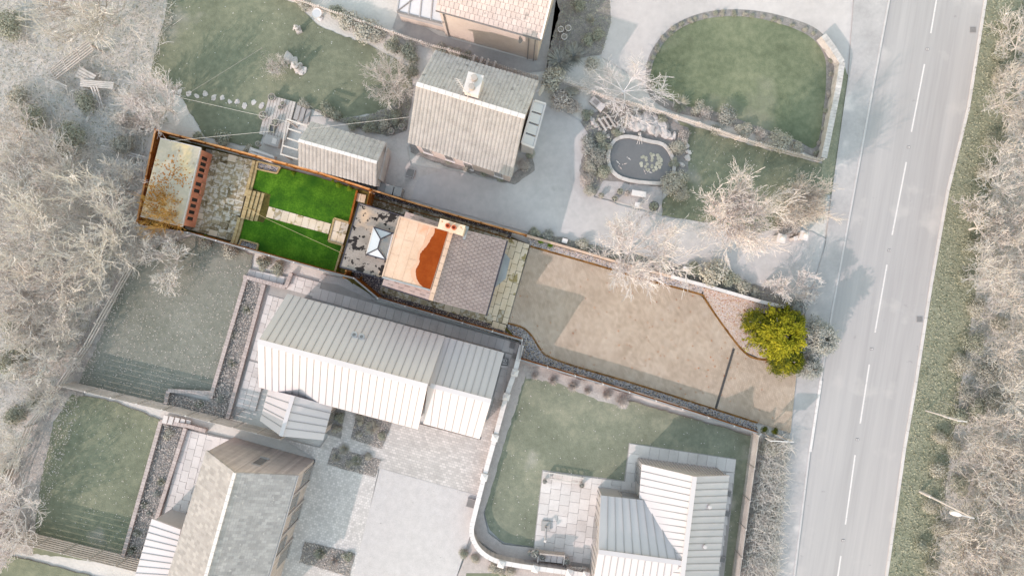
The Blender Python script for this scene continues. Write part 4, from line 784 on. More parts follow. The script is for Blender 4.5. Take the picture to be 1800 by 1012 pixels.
# ribbed garage
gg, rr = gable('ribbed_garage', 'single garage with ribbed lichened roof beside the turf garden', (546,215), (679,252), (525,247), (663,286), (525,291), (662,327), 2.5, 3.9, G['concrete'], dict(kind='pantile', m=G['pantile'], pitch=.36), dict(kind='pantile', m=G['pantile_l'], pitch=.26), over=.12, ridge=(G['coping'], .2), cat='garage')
cs = CORN[gg.name]; cen = sum(cs, Vector())/4; window(gg, cs[1], cs[3], .15, .85, .1, 2.1, outward(cs[1], cs[3], cen), G['timberb'], G['brickcap'], name='garage_door')
beam('side_screen', P(683,262,1.4), P(670,318,1.4), .1, 1.2, G['concrete'], gg)
# tiled house at the top edge
RT = dict(kind='slate', m=G['redtile'], base=G['brickcap'], nt=(22, 12)); RN = dict(kind='none', m=G['redtile'])
th_, rr = gable('tiled_house', 'faded red tiled house with buff brick wall cut by the top edge', (766,18), (951,69), (788,-120), (985,-67), (824,-183), (1009,-134), 4.6, 7.4, G['buffbrick'], RT, RN, over=.14, ridge=(G['brickcap'], .24))
beam('gutter', P(766,19,4.5), P(951,71,4.5), .11, .1, G['iron'], th_); beam('verge_trim', P(951,69,4.68), P(985,-67,7.48), .1, .1, G['whiteframe'], th_)
cs = CORN[th_.name]; o_ = outward(cs[0], cs[1], sum(cs, Vector())/4)
for s in (.04, .965, .9): a = cs[0].lerp(cs[1], s)+o_*.08; MB().cyl((a.x, a.y), .04, .04, .05, 4.4, 8).build('drain_pipe', G['iron'], th_)
dish('satellite dish on the buff brick wall of the red tiled house', 914, 66, 3.4, 914, 60)
cn = thing('conservatory', 'lean to conservatory with large pale roof panes at the top edge', 'conservatory', P(740,30)); q = [P(712,-70,3.2), P(782,-45,3.2), P(777,41,2.5), P(698,21,2.5)]
bse = [P(712,-60,0), P(800,-30,0), P(782,56,0), P(706,37,0)]; MB().hexa(bse, [Vector((p.x, p.y, .8)) for p in bse]).build('dwarf_wall', G['buffbrick'], cn)
MB().hexa([Vector((p.x, p.y, .8)) for p in bse], [Vector((bse[i].x*.99, bse[i].y*.99, q[i].z-.12)) for i in range(4)]).build('glazed_side', G['glass'], cn)
for k in range(4):
    for s in range(2): MB().hexa([bil(q, k/4+.01, s/2+.01)-Vector((0,0,.05)), bil(q, (k+1)/4-.01, s/2+.01)-Vector((0,0,.05)), bil(q, (k+1)/4-.01, s/2+.49)-Vector((0,0,.05)), bil(q, k/4+.01, s/2+.49)-Vector((0,0,.05))], [bil(q, k/4+.01, s/2+.01), bil(q, (k+1)/4-.01, s/2+.01), bil(q, (k+1)/4-.01, s/2+.49), bil(q, k/4+.01, s/2+.49)]).build('pane', G['glass'], cn)
for k in range(5): beam('glazing_bar', bil(q, k/4, 0)+Vector((0,0,.02)), bil(q, k/4, 1)+Vector((0,0,.02)), .08, .09, G['frame'], cn)
beam('glazing_bar', q[3]+Vector((0,0,.04)), bil(q, .5, .5)+Vector((0,0,.04)), .07, .07, G['iron'], cn); beam('eaves_beam', q[3], q[2], .12, .12, G['iron'], cn)

# ------------------------------------------------------------------ slabs of the neighbours' patios
def zt(o): return max(v.co.z for v in o.data.vertices)
z1 = zt(PT1); z2 = zt(PT2); z3 = zt(PT3)
slabs(PT1, [(512,482),(566,497),(558,523),(504,508)], 4, 2, G['slab_pale'], z1, stagger=.5, mats=[G['slab_buff']])
slabs(PT1, [(556,505),(660,534),(908,606),(886,632)][:1]+[(915,604),(905,622),(548,523)], 28, 1, G['slab_buff'], z1, mats=[G['slab_pale']])
slabs(PT1, [(900,625),(918,606),(905,655),(868,740)][0:0] or [(889,620),(910,626),(888,704),(867,698)], 2, 6, G['slab_buff'], z1, stagger=.5, mats=[G['slab_pale']])
slabs(PT1, [(472,518),(502,526),(470,638),(440,630)], 3, 7, G['slab_pale'], z1, stagger=.5, mats=[G['slab_buff']])
slabs(PT1, [(439,633),(472,642),(450,722),(416,713)], 3, 5, G['slab_pale'], z1, stagger=.5, mats=[G['slab_buff']])
slabs(PT1, [(440,474),(502,486),(498,504),(434,488)], 5, 1, G['slab_pale'], z1, mats=[G['slab_buff']])
slabs(PT2, [(326,753),(378,766),(338,918),(288,908)], 4, 8, G['slab_pale'], z2, stagger=.5)
slabs(PT2, [(378,766),(438,779),(420,800),(368,794)], 4, 1, G['slab_pale'], z2)
slabs(PT3, [(954,826),(1058,840),(1040,990),(937,975)], 6, 8, G['slab_pale'], z3, stagger=.5, mats=[G['slab_buff']])
slabs(PT3, [(1058,840),(1128,848),(1120,880),(1054,870)], 4, 2, G['slab_pale'], z3, stagger=.5)
slabs(PT3, [(1106,778),(1126,781),(1118,848),(1098,845)], 1, 4, G['slab_pale'], z3)
slabs(PT3, [(1126,781),(1292,806),(1290,829),(1122,804)], 10, 1, G['slab_pale'], z3)
slabs(PT3, [(1276,829),(1290,829),(1262,1012),(1248,1012)], 1, 10, G['slab_pale'], z3)
for k, (x, y, lab) in enumerate([(900.5,607,'square grey drain cover at the corner of the narrow slab path'), (905,625,'square grey drain cover on slabs near the end of the metal roofed wing'), (722,305,'square grey drain cover on pale concrete by the pantiled cottage'), (828,882,'square grey drain cover on the white gravel drive'), (1278,865,'upper drain cover on slabs beside the metal bungalow'), (1276,900,'middle drain cover on slabs beside the metal bungalow'), (1268,980,'lowest drain cover on slabs beside the metal bungalow')]):
    p = P(x, y); t = thing('drain_cover', lab, 'drain cover', p, 'drain covers'); s = .3 if k in (2, 3) else .2
    block('lid', (p.x, p.y, .285), (s*1.7, s*1.7, .05), ANG, G['darkplastic'] if k > 1 else G['iron'], t); block('frame', (p.x, p.y, .15), (s*2, s*2, .3), ANG, G['frame'], t)
p0 = P(887,636,.36)
bo = thing('sale_board', 'dark estate agent board lying on the slab path on its pale pole', 'sign', p0); a = math.radians(-84)
block('board', (p0.x, p0.y, .27), (.52, .52, .02), math.radians(-5), G['darkplastic'], bo); block('strip', (p0.x-.01, p0.y-.34, .27), (.46, .1, .02), math.radians(-5), G['white'], bo)
block('pole', (P(888,667).x, P(888,667).y, .245), (.06, 1.4, .04), math.radians(-2), G['lamp'], bo)
def text(body, loc, size, rz, m, parent, z):
    cu = bpy.data.curves.new('lettering', 'FONT'); cu.body = body; cu.size = size; cu.extrude = .002; cu.align_x = 'CENTER'; cu.align_y = 'CENTER'
    o = bpy.data.objects.new('lettering', cu); col.objects.link(o); dg = bpy.context.evaluated_depsgraph_get(); me = bpy.data.meshes.new_from_object(o.evaluated_get(dg)); bpy.data.objects.remove(o)
    q = obj('lettering', me, m, parent); q.location = (loc[0], loc[1], z); q.rotation_euler = (0, 0, rz); return q
text('SD', (p0.x, p0.y+.08), .3, math.radians(-5), G['white'], bo, .285)
block('strip', (p0.x, p0.y-.13, .282), (.3, .05, .006), math.radians(-5), G['white'], bo)

# ------------------------------------------------------------------ fences and walls of the neighbours
fence('slatted_fence', 'long slatted timber fence between the two lower left gardens', [(105,678),(285,720),(492,772)], 1.7, G['timber'], G['rail'], 1.75, 'slat')
fence('slatted_fence', 'pinkish slatted fence crossing the bottom left corner', [(-40,938),(60,960),(250,1006)], 1.8, G['timberb'], G['timber'], 1.75, 'slat')
fence('rail_fence', 'pale post and rail fence along the thicket and the leaf strewn lawn', [(222,468),(190,525),(143,610)], 1.2, G['rail'], G['timber'], 1.8, 'rail')
fence('rail_fence', 'pale post and rail fence curving beside the lower left lawn', [(143,610),(95,680),(42,750),(0,860),(-30,960)], 1.2, G['rail'], G['timber'], 1.8, 'rail')
fence('slatted_fence', 'pale slatted fence between the bungalow lawn and the roadside hedge', [(1334,766),(1318,880),(1297,1030)], 1.5, G['timber'], G['timber'], 1.8, 'slat')
fence('picket_fence', 'white picket fence behind the shrubs at the top of the mossy lawn', [(470,-20),(560,10),(640,38),(740,72)], 1.0, G['rail'], G['rail'], 1.8, 'picket')
fence('picket_fence', 'white picket fence between the pantiled cottage and the red tiled house', [(740,72),(838,100),(905,122),(945,133)], 1.0, G['rail'], G['rail'], 1.8, 'picket')
fence('picket_fence', 'white picket fence half hidden by shrubs above the pond', [(985,138),(1060,165),(1150,190)], 1.0, G['rail'], G['rail'], 1.8, 'picket')
fence('picket_fence', 'white picket fence between the round lawn and the pond garden', [(1150,190),(1230,215),(1300,240),(1375,262),(1448,280)], 1.0, G['rail'], G['rail'], 1.8, 'picket')
cw = wall('stone_wall', 'curved dry stone wall with upright coping beside the round lawn', [(1447,62),(1462,82),(1480,110),(1474,150),(1464,200),(1456,240),(1448,278)], .8, 8, G['stone'], G['stone'], .22, 10)
WC = [(917,606),(906,650),(890,697),(870,769),(851,838),(834,905),(829,930),(832,948),(845,968),(868,983),(900,991),(960,1000),(1035,1010)]
ww = wall('brick_garden_wall', 'white coped brick garden wall curving round the bungalow lawn', WC, 1.1, 5, G['brick'], G['coping'], .6, 8, smooth=3)
for x, y in ((905,655),(890,697),(870,769),(851,838),(881,991),(941,999),(1001,1006),(1030,1010)): pier(ww, x, y, 1.2, .38, G['brick'], G['coping'])
for lab, pts in (('pinkish brick edging round the upper planting bed', [(372,690),(296,686),(290,715)]), ('pinkish brick wall on the lawn side of the upper planting bed', [(432,490),(370,700)]), ('pinkish brick wall on the patio side of the upper planting bed', [(464,500),(400,735)]), ('pinkish brick wall across the top of the upper planting bed', [(428,486),(502,505),(512,480)]), ('pinkish brick wall on the lawn side of the lower planting bed', [(283,740),(212,992)]), ('pinkish brick wall on the patio side of the lower planting bed', [(326,752),(275,912)]), ('pinkish brick wall and steps head of the lower planting bed', [(282,740),(330,748),(362,757)])):
    wall('brick_bed_wall', lab, pts, .35, 4.5, G['brickcap'], G['brickcap'], .24, 6.5, capname='capping_brick')
st_ = thing('garden_steps', 'row of pale slab steps beside the slatted fence at lower left', 'steps', P(300,736))
for k in range(5): p = P(297+9*k, 734+2.3*k); block('tread', (p.x, p.y, .5-.07*k), (.32, .55, .09), ANG, G['slab_pale'], st_)

# ------------------------------------------------------------------ pond garden
PD = catmull([(1074,262),(1086,246),(1108,242),(1140,250),(1165,256),(1180,278),(1182,300),(1172,318),(1140,320),(1100,314),(1080,302),(1072,284)], 5)
zp = ZL[0]+.02
sheet('pond_water', PD, G['water'], z=zp)
po = thing('pond_surround', 'pale stone surround of the dark garden pond', 'pond edge', P(1127,282)); 
PDs = PD[::2]
for a, b in zip(PDs, PDs[1:]+PDs[:1]):
    c0 = Vector((1127,282)); A = Vector(a); B = Vector(b); A = c0+(A-c0)*1.045; B = c0+(B-c0)*1.045
    beam('edging_stone', P(*A, .22), P(*B, .22), .24, .14, G['concrete'], po)
rl = random.Random(3); k = 0
ll = thing('water_lilies', 'round raft of pale lily pads floating on the pond', 'water lilies', P(1142,286,zp))
for i in range(46):
    r_ = 19*math.sqrt(rl.random()); a = rl.uniform(0, 6.28); p = P(1144+r_*math.cos(a), 285+r_*math.sin(a)); MB().cyl((p.x, p.y), .11, .1, zp+.006+.002*(i % 9), zp+.016+.002*(i % 9), 9).build('lily_pad', G['lily'], ll)
for i, (x, y) in enumerate([(1098,289),(1090,296),(1132,302),(1142,304),(1105,280),(1085,286)]):
    p = P(x, y); m = MB(); a = rl.uniform(0, 6.28); d = Vector((math.cos(a), math.sin(a), 0)); n = Vector((-d.y, d.x, 0)); z = Vector((0, 0, zp+.008))
    m.add([p+d*.18+z, p+n*.05+z+Vector((0,0,.03)), p-n*.05+z+Vector((0,0,.03)), p-d*.12+z, p-d*.2+n*.05+z, p-d*.2-n*.05+z], [(0,1,2),(1,3,2),(3,4,5)]); o = m.build('pond_fish', G['brickcap'] if i < 3 else G['stone']); tag(o, ['pale koi nearest the lower left rim of the pond', 'pale koi at the left rim of the pond', 'pinkish koi just left of the lily raft', 'small pale koi below the lily raft', 'pale koi in the open middle of the pond', 'small koi highest on the left of the pond'][i], 'fish', 'koi in the pond')
fo = thing('fountain', 'small fountain spout at the top rim of the pond', 'fountain', P(1123,237)); p = P(1123,237); MB().lathe((p.x, p.y, .2), [(.1,0),(.12,.1),(.05,.2),(.06,.4),(.02,.42)]).build('spout', G['greybin'], fo)
for k in range(3): MB().tube([Vector((p.x, p.y, .55)), Vector((p.x+.06*(k-1), p.y-.25, .6)), Vector((p.x+.12*(k-1), p.y-.5, .4)), Vector((p.x+.18*(k-1), p.y-.7, zp))], .015).build('water_jet', G['white'], fo)
def rock(x, y, s, z, m, parent, name='rock'):
    bm = bmesh.new(); bmesh.ops.create_icosphere(bm, subdivisions=2, radius=1); sx, sy, sz = random.uniform(.7, 1.3), random.uniform(.7, 1.2), random.uniform(.5, .8)
    ph = [random.uniform(0, 6) for _ in range(4)]
    for v in bm.verts:
        n = 1+.22*math.sin(3*v.co.x+ph[0])*math.cos(2.5*v.co.y+ph[1])+.16*math.sin(5*v.co.z+4*v.co.x+ph[2])+random.uniform(-.07, .07); v.co = Vector((v.co.x*sx*n, v.co.y*sy*n, v.co.z*sz*n))*s
    me = bpy.data.meshes.new('rock'); bm.to_mesh(me); bm.free(); o = obj(name, me, m, parent); p = P(x, y); o.location = (p.x, p.y, z); o.rotation_euler = (0, 0, random.uniform(0, 6)); return o
rk = thing('rockery', 'grey folded rock cascade above the pond', 'rockery', P(1135,215))
for x, y, s in [(1112,212,.38),(1122,208,.42),(1132,212,.46),(1142,216,.46),(1152,218,.44),(1163,222,.4),(1118,222,.4),(1130,224,.42),(1143,227,.42),(1156,231,.4),(1166,232,.36),(1108,220,.3),(1137,206,.34),(1150,209,.32)]: rock(x, y, s, .15, G['rock'], rk)
rk = thing('boulder_border', 'row of pale boulders edging the shrub bed right of the pond', 'rockery', P(1190,240))
for x, y, s in [(1172,238,.3),(1184,240,.26),(1196,244,.24),(1206,256,.22),(1210,268,.2),(1208,278,.2),(1198,290,.2)]: rock(x, y, s, .1, G['stone'], rk)
rk = thing('stone_edging', 'short row of small stones edging the bed left of the pond', 'rockery', P(1045,215))
for x, y, s in [(1036,206,.2),(1042,214,.22),(1048,221,.2),(1054,228,.2),(1061,234,.22),(1068,240,.2),(1085,222,.2),(1092,231,.2)]: rock(x, y, s, .1, G['stone'], rk)
bn = thing('timber_bench', 'pale timber bench on two logs left of the rock cascade', 'bench', P(1068,218))
for k in range(3): beam('slat', P(1052+8*k, 208-3*k, .42), P(1066+8*k, 230-3*k, .42), .13, .05, G['timber'], bn)
for s in (.15, .85): a, b = P(1052,208,.2), P(1066,230,.2); c = a.lerp(b, s); e = P(1068,202,.2)-a; beam('leg', c-e*.1, c+e*1.1, .12, .36, G['timber'], bn)
tr = thing('stone_trough', 'grey rectangular stepped trough at the top left of the pond bed', 'trough', P(1047,187)); p = P(1047,184); block('basin', (p.x, p.y, .25), (.9, .5, .4), math.radians(-40), G['greybin'], tr); block('ledge', (p.x+.33, p.y-.28, .3), (.42, .5, .36), math.radians(-40), G['concpost'], tr); block('well', (p.x-.05, p.y+.04, .46), (.4, .28, .03), math.radians(-40), G['darkplastic'], tr)
tb = thing('garden_beam', 'long thin pole lying from the trough towards the pond', 'pole', P(1070,205)); beam('shaft', P(1060,196,.3), P(1085,218,.3), .07, .07, G['timberb'], tb); beam('end_block', P(1083,215,.32), P(1087,220,.32), .14, .12, G['timberb'], tb)
tb = thing('timber_post', 'leaning timber post standing left of the rock cascade', 'post', P(1100,220)); beam('shaft', P(1099,224,.05), P(1103,200,.9), .12, .12, G['timber'], tb); beam('foot', P(1097,226,.05), P(1101,222,.05), .2, .1, G['timber'], tb)
sb = thing('stone_bench', 'pale stone bench on the gravel terrace below the pond', 'bench', P(1121,342))
p = P(1121,342); block('seat', (p.x, p.y, .45), (1.0, .38, .09), math.radians(-9), G['coping'], sb); [block('leg', (p.x+s*.36, p.y-s*.05, .2), (.14, .3, .42), math.radians(-9), G['stone'], sb) for s in (-1, 1)]
sb = thing('stone_stool', 'small stone stool among pebbles below the stone bench', 'stool', P(1119,361)); p = P(1119,361); block('seat', (p.x, p.y, .34), (.36, .34, .07), -.1, G['coping'], sb); block('pedestal', (p.x, p.y, .15), (.2, .2, .32), -.1, G['stone'], sb)
def potp(name, label, x, y, r, h, leafm, z=.1, n=120, m=None, lm=None):
    p = P(x, y); t = thing(name, label, 'plant pot', p); MB().lathe((p.x, p.y, z), [(r*.7,0),(r,h),(r*1.08,h),(r*1.08,h+.04),(r*.88,h+.04),(r*.85,h-.03)]).build('pot', m or G['pot'], t); MB().cyl((p.x, p.y), r*.86, r*.86, z+h-.06, z+h-.02, 12).build('compost', G['bed'], t)
    if n:
        d = unit(rng.normal(size=(n, 3))); d[:, 2] = np.abs(d[:, 2]); c = d*r*rng.uniform(.5, 1.1, (n, 1))+np.array([p.x, p.y, z+h]); obj('foliage', leaf_mesh(c, d+rng.normal(0, .4, (n, 3)), r*.45, r*.25), leafm, t)
potp('plant_pot', 'round pot with a ring rim on the left of the pond terrace', 1079, 351, .22, .4, G['leafg'], n=60)
potp('plant_pot', 'pot with a green bush beside the stone bench', 1088, 338, .22, .35, G['leafg'])
potp('plant_pot', 'pot with pinkish flowers just left of the stone bench', 1101, 341, .2, .3, G['leafk'])
potp('planter', 'wide round planter at the right corner of the pond terrace', 1147, 364, .34, .35, G['leafg'], m=G['darkplastic'])
potp('plant_pot', 'pale spiky plant in a pot at the left corner of the pond terrace', 1055, 345, .2, .3, G['leafp'], n=160)
# gate posts by the neighbour's entrance
for lab, x, y in (('stone gate post with ball finial on the left of the drive mouth', 1373, 419), ('stone gate post laid wall end on the right of the drive mouth', 1413, 414)):
    t = thing('gate_post', lab, 'gate post', P(x, y)); p = P(x, y, 1.2); block('shaft', (p.x, p.y, .6), (.42, .42, 1.2), ANG, G['stone'], t); block('cap', (p.x, p.y, 1.25), (.58, .58, .12), ANG, G['coping'], t); MB().lathe((p.x, p.y, 1.3), [(.08,0),(.1,.05),(.18,.14),(.2,.22),(.16,.33),(.06,.4)]).build('ball_finial', G['coping'], t)
sg = wall('entrance_wall', 'short pale stone wall running from the right gate post', [(1413,414),(1395,420)], .8, 5, G['stone'], G['coping'], .4)
wb = thing('utility_cabinet', 'white utility box in the bed beside the conifer and drive mouth', 'cabinet', P(1354,497)); p = P(1354,497); block('box', (p.x, p.y, .35), (.75, .32, .7), -.1, G['concpost'], wb); block('lid', (p.x, p.y, .72), (.8, .37, .05), -.1, G['white'], wb)
for lab, x, y in (('small white marker box in the bed left of the bare tree', 992, 424), ('small white marker box in the bed right of the bare tree', 1203, 473)):
    t = thing('marker_box', lab, 'box', P(x, y)); p = P(x, y); block('box', (p.x, p.y, .2), (.34, .28, .4), ANG, G['white'], t); block('lid', (p.x, p.y, .42), (.38, .32, .04), ANG, G['coping'], t)

# ------------------------------------------------------------------ small things of the upper left garden
def statue(label, x, y, s):
    p = P(x, y); t = thing('stone_statue', label, 'statue', p); block('plinth', (p.x, p.y, .12), (.5*s, .5*s, .22), .4, G['stone'], t)
    MB().lathe((p.x, p.y, .2), [(.2*s,0),(.24*s,.1*s),(.16*s,.3*s),(.2*s,.5*s),(.22*s,.66*s),(.09*s,.78*s),(.12*s,.88*s),(.1*s,1.0*s),(.03*s,1.05*s)]).build('figure', G['stone'], t)
    beam('arm', (p.x-.2*s, p.y, .2+.62*s), (p.x-.32*s, p.y-.14*s, .2+.35*s), .09*s, .09*s, G['stone'], t); beam('arm', (p.x+.2*s, p.y, .2+.62*s), (p.x+.3*s, p.y+.16*s, .2+.5*s), .09*s, .09*s, G['stone'], t)
statue('seated pale stone figure in the middle of the mossy lawn', 525, 122, 1.1); statue('smaller pale stone figure near the top of the mossy lawn', 526, 55, .8)
for k in range(5): rock(506+6*k+random.uniform(-3,3), 103+5*k+random.uniform(-5,3), .3, .05, G['stone'], bpy.data.objects['stone_statue'], 'base_stone')
bb = thing('bird_bath', 'round white bird bath beside the shrubs at the top of the lawn', 'bird bath', P(557,24)); p = P(557,24,.8); MB().lathe((p.x, p.y, 0), [(.22,0),(.2,.06),(.1,.12),(.08,.6),(.2,.72),(.34,.8),(.34,.86),(.28,.83),(.1,.8)], 18).build('pedestal', G['coping'], bb); MB().cyl((p.x, p.y), .27, .27, .82, .835, 16).build('basin_water', G['glass'], bb)
for k, (x, y) in enumerate([(316,162),(332,165),(346,169),(361,165),(376,172),(391,172),(404,179),(417,179),(430,186),(446,180),(460,186)]):
    o = rock(x, y, .2, .02, G['stone'], None, 'stepping_stone'); o.scale.z = .3; tag(o, ('first second third fourth fifth sixth seventh eighth ninth tenth last'.split()[k])+' pale rough stepping stone across the mossy lawn, counting from the bare tree', 'stepping stone', 'stepping stones')
dk = thing('garden_terrace', 'weathered square terrace of grey boards left of the ribbed garage', 'terrace', P(490,220)); 
for k in range(9): a, b = (476+5.2*k, 168+1.4*k), (458+5.2*k, 236+1.4*k); beam('board', P(*a, .3), P(*b, .3), .19, .08, G['timber'], dk)
st_ = thing('stone_steps', 'grey steps going down between terrace and garage', 'steps', P(530,205)); 
for k in range(3): p = P(525+8*k, 200+3*k); block('tread', (p.x, p.y, .3-.08*k), (.3, 1.0, .1), ANG, G['darkpath'], st_)
ph_ = thing('pergola', 'row of pale pergola beams leaning out from the garage end', 'pergola', P(510,250))
for k, (x0, y0, x1, y1) in enumerate([(505,210,541,222),(506,226,530,234),(505,243,526,250),(497,256,524,264),(493,271,524,280)]): beam('rafter', P(x0, y0, 2.2), P(x1, y1, 2.2), .09, .12, G['rail'], ph_)
beam('side_beam', P(505,209,2.1), P(494,272,2.1), .09, .1, G['timber'], ph_)
for x, y in ((505,211),(495,270)): p = P(x, y, 2.1); block('post', (p.x, p.y, 1.05), (.1, .1, 2.1), ANG, G['timber'], ph_)
for lab, x, y, r in (('pot of pale flowers at the top corner of the grey terrace', 483, 175, .25), ('round pale pot on the grey terrace', 502, 186, .16), ('small pot in the middle of the grey terrace', 497, 193, .14), ('round dark pot at the left edge of the grey terrace', 468, 207, .28), ('broad grey pot near the middle of the grey terrace', 489, 219, .26), ('plant pot beside the path at the end of the lawn', 701, 190, .2), ('dark pot in the bed beside the pantiled cottage', 708, 226, .2), ('second dark pot in the bed near the cottage wall', 690, 234, .2), ('pot with leafy plant against the cottage front', 755, 268, .22), ('round pot beside pebbles below the terrace', 459, 256, .18)): potp('plant_pot', lab, x, y, r, .35, G['leafg'], z=.25, n=50)
tu = thing('plastic_tub', 'pale green rectangular tub on the grey terrace', 'tub', P(482,229)); p = P(482,229)
for (dx, dy, sx, sy) in ((-.17,0,.05,.5),(.17,0,.05,.5),(0,.24,.38,.05),(0,-.24,.38,.05)): block('side', (p.x+dx, p.y+dy, .45), (sx, sy, .2), -.2, G['lily'], tu)
block('base', (p.x, p.y, .38), (.34, .46, .04), -.2, G['darkplastic'], tu)
bx = thing('cold_frame', 'rectangular timber cold frame below the grey terrace', 'cold frame', P(482,250)); p = P(482,250); block('box', (p.x, p.y, .3), (1.1, .7, .4), ANG, G['timber'], bx); block('lid', (p.x, p.y, .52), (1.0, .6, .04), ANG, G['darkpath'], bx); block('hatch', (p.x+.2, p.y-.05, .55), (.32, .4, .03), ANG, G['slab_buff'], bx)
pl = thing('covered_woodpile', 'pale sheeted stack beside the orange fence corner', 'stack', P(462,272)); beam('stack', P(441,266,.6), P(482,281,.6), .5, .7, G['stone'], pl)
for k in range(2): beam('sheet_fold', P(441,264+3*k,1.0), P(482,278+3*k,1.0), .22, .08, G['coping'], pl)
for k, (x, y, lab) in enumerate(((671,330,'dark grey wheelie bin nearest the ribbed garage'), (684,333,'pale green wheelie bin in the middle of three'), (699,337,'grey wheelie bin nearest the drive'))):
    t = thing('wheelie_bin', lab, 'bin', P(x, y), 'three wheelie bins'); p = P(x, y, 1.0); block('body', (p.x, p.y, .5), (.5, .58, .9), ANG, G['greybin'], t); block('lid', (p.x, p.y, 1.0), (.54, .64, .07), ANG+.02, G['greybin'] if k else G['darkplastic'], t); block('handle', (p.x+.02, p.y+.34, .96), (.44, .05, .05), ANG, G['iron'], t)
    for s in (-1, 1): w_ = Vector((math.cos(ANG)*s*.24, math.sin(ANG)*s*.24)); MB().cyl((p.x+w_.x, p.y+w_.y+.26), .1, .1, .02, .12, 10).build('wheel', G['iron'], t)
# timber frames in the thicket at top left
lt = thing('timber_ladder_frame', 'tall ribbed timber frame leaning in the thicket at top left', 'frame', P(95,125)); a0, b0 = P(88,122,.6), P(155,70,1.6); n = Vector(((b0-a0).y, -(b0-a0).x, 0)).normalized()
for k in range(6): beam('rail', a0+n*.16*k, b0+n*.16*k, .05, .06, G['timber'], lt)
for s in (0, .33, .66, 1): beam('crosspiece', a0.lerp(b0, s), a0.lerp(b0, s)+n*.8, .07, .08, G['timberb'], lt)
for s in (0, 1): c = a0.lerp(b0, s)+n*.4; beam('leg', Vector((c.x, c.y, 0)), c, .1, .1, G['timberb'], lt)
def table(label, x, y, lx, ly, rz, h=.75):
    p = P(x, y); t = thing('timber_bench', label, 'bench', p); c, s = math.cos(rz), math.sin(rz); k = 4
    for i in range(k): o = (i-(k-1)/2)*ly/k; block('slat', (p.x-s*o, p.y+c*o, h), (lx, ly/k*.8, .05), rz, G['rail'], t)
    for i in (-1, 1):
        for j in (-1, 1): block('leg', (p.x+c*i*lx*.42-s*j*ly*.4, p.y+s*i*lx*.42+c*j*ly*.4, h/2), (.07, .07, h), rz, G['timber'], t)
table('pale slatted timber bench in the thicket beside the bare tree', 182, 154, 2.3, .5, -.08); table('smaller slatted bench behind the pale bench in the thicket', 160, 138, 1.3, .8, -.5, .6)
tb = thing('timber_trestle', 'pair of pale timbers leaning down from the thicket bench', 'timber', P(170,175))
for k in range(3): beam('timber', P(160+5*k, 152, .8), P(172+5*k, 186+3*k, .1), .09, .07, G['rail'], tb)
for lab, a, b in (('pale plank lying in the thicket below the trestle', (163,190), (152,212)), ('pale plank lying in the thicket left of the bench', (88,140), (118,152)), ('double plank against the garden fence corner', (238,234), (272,227)), ('long dark rail lying in the thicket beside the garden fence', (178,256), (262,278))):
    t = thing('timber_plank', lab, 'plank', P(*a)); [beam('plank', P(a[0], a[1]+4*k, .5), P(b[0], b[1]+4*k, .5), .1, .06, G['timber' if k else 'rail'], t) for k in range(2)]
# overhead wires
def wirew(label, pts, m='wire', r=.011): t = thing('overhead_wire', label, 'wire', P(*pts[0][:2])); MB().tube([P(*p) for p in pts], r).build('wire', G[m], t); a, b = P(*pts[0]), P(*pts[-1]); [MB().cyl((q.x, q.y), .03, .03, q.z-.06, q.z+.06, 6).build('clamp', G['iron'], t) for q in (a, b)]
wirew('pale overhead wire from the bare tree to the pergola', [(318,172,4), (420,195,3.6), (541,222,3.9)]); wirew('pale overhead wire from the garage roof to the cottage', [(545,226,4.0), (630,216,3.8), (719,206,4.2)])
wirew('thin overhead wire from the garden room to the terrace', [(300,248,3.4), (380,240,3.2), (475,231,3.4)]); wirew('thin dark wire crossing the mossy lawn from the top edge', [(285,0,6), (232,140,5.5), (190,222,5)], 'darkwire', .009)
wirew('thin dark wire slanting across the left of the mossy lawn', [(460,85,6), (330,165,5)], 'darkwire', .008)
# ------------------------------------------------------------------ bungalow patio furniture
be = thing('garden_bench', 'pale timber bench with four seat cushions against the brick garden wall', 'bench', P(968,975)); c = P(968,972); rz = math.radians(-6); cx, sx = math.cos(rz), math.sin(rz)
def L2(i, j, z): return (c.x+cx*i-sx*j, c.y+sx*i+cx*j, z)
block('back', L2(0, .3, .75), (1.7, .1, .6), rz, G['timberb'], be)
for k in range(4): block('cushion', L2(-.63+.42*k, -.12, .5), (.38, .55, .1), rz, G['slab_buff'], be)
block('seat', L2(0, -.1, .42), (1.74, .6, .06), rz, G['timber'], be)
for i in (-1, 1):
    block('armrest', L2(.9*i, -.1, .68), (.08, .7, .06), rz, G['rail'], be)
    for j in (-.4, .25): block('leg', L2(.88*i, j, .33), (.07, .07, .66), rz, G['rail'], be)
ld = thing('plant_ladder', 'pale slatted ladder stand lying along the top edge of the bungalow patio', 'ladder', P(998,838)); a0, b0 = P(964,830,.5), P(1026,840,.5); n = Vector((.07, -.42, 0))
beam('rail', a0, b0, .07, .07, G['rail'], ld); beam('rail', a0+n, b0+n, .07, .07, G['rail'], ld)
for s in (.02, .17, .35, .52, .68, .84, .98): beam('rung', a0.lerp(b0, s), a0.lerp(b0, s)+n, .05, .04, G['rail'], ld)
for s in (.03, .97):
    for q in (a0.lerp(b0, s), a0.lerp(b0, s)+n): beam('leg', Vector((q.x, q.y, .28)), q, .05, .05, G['timber'], ld)
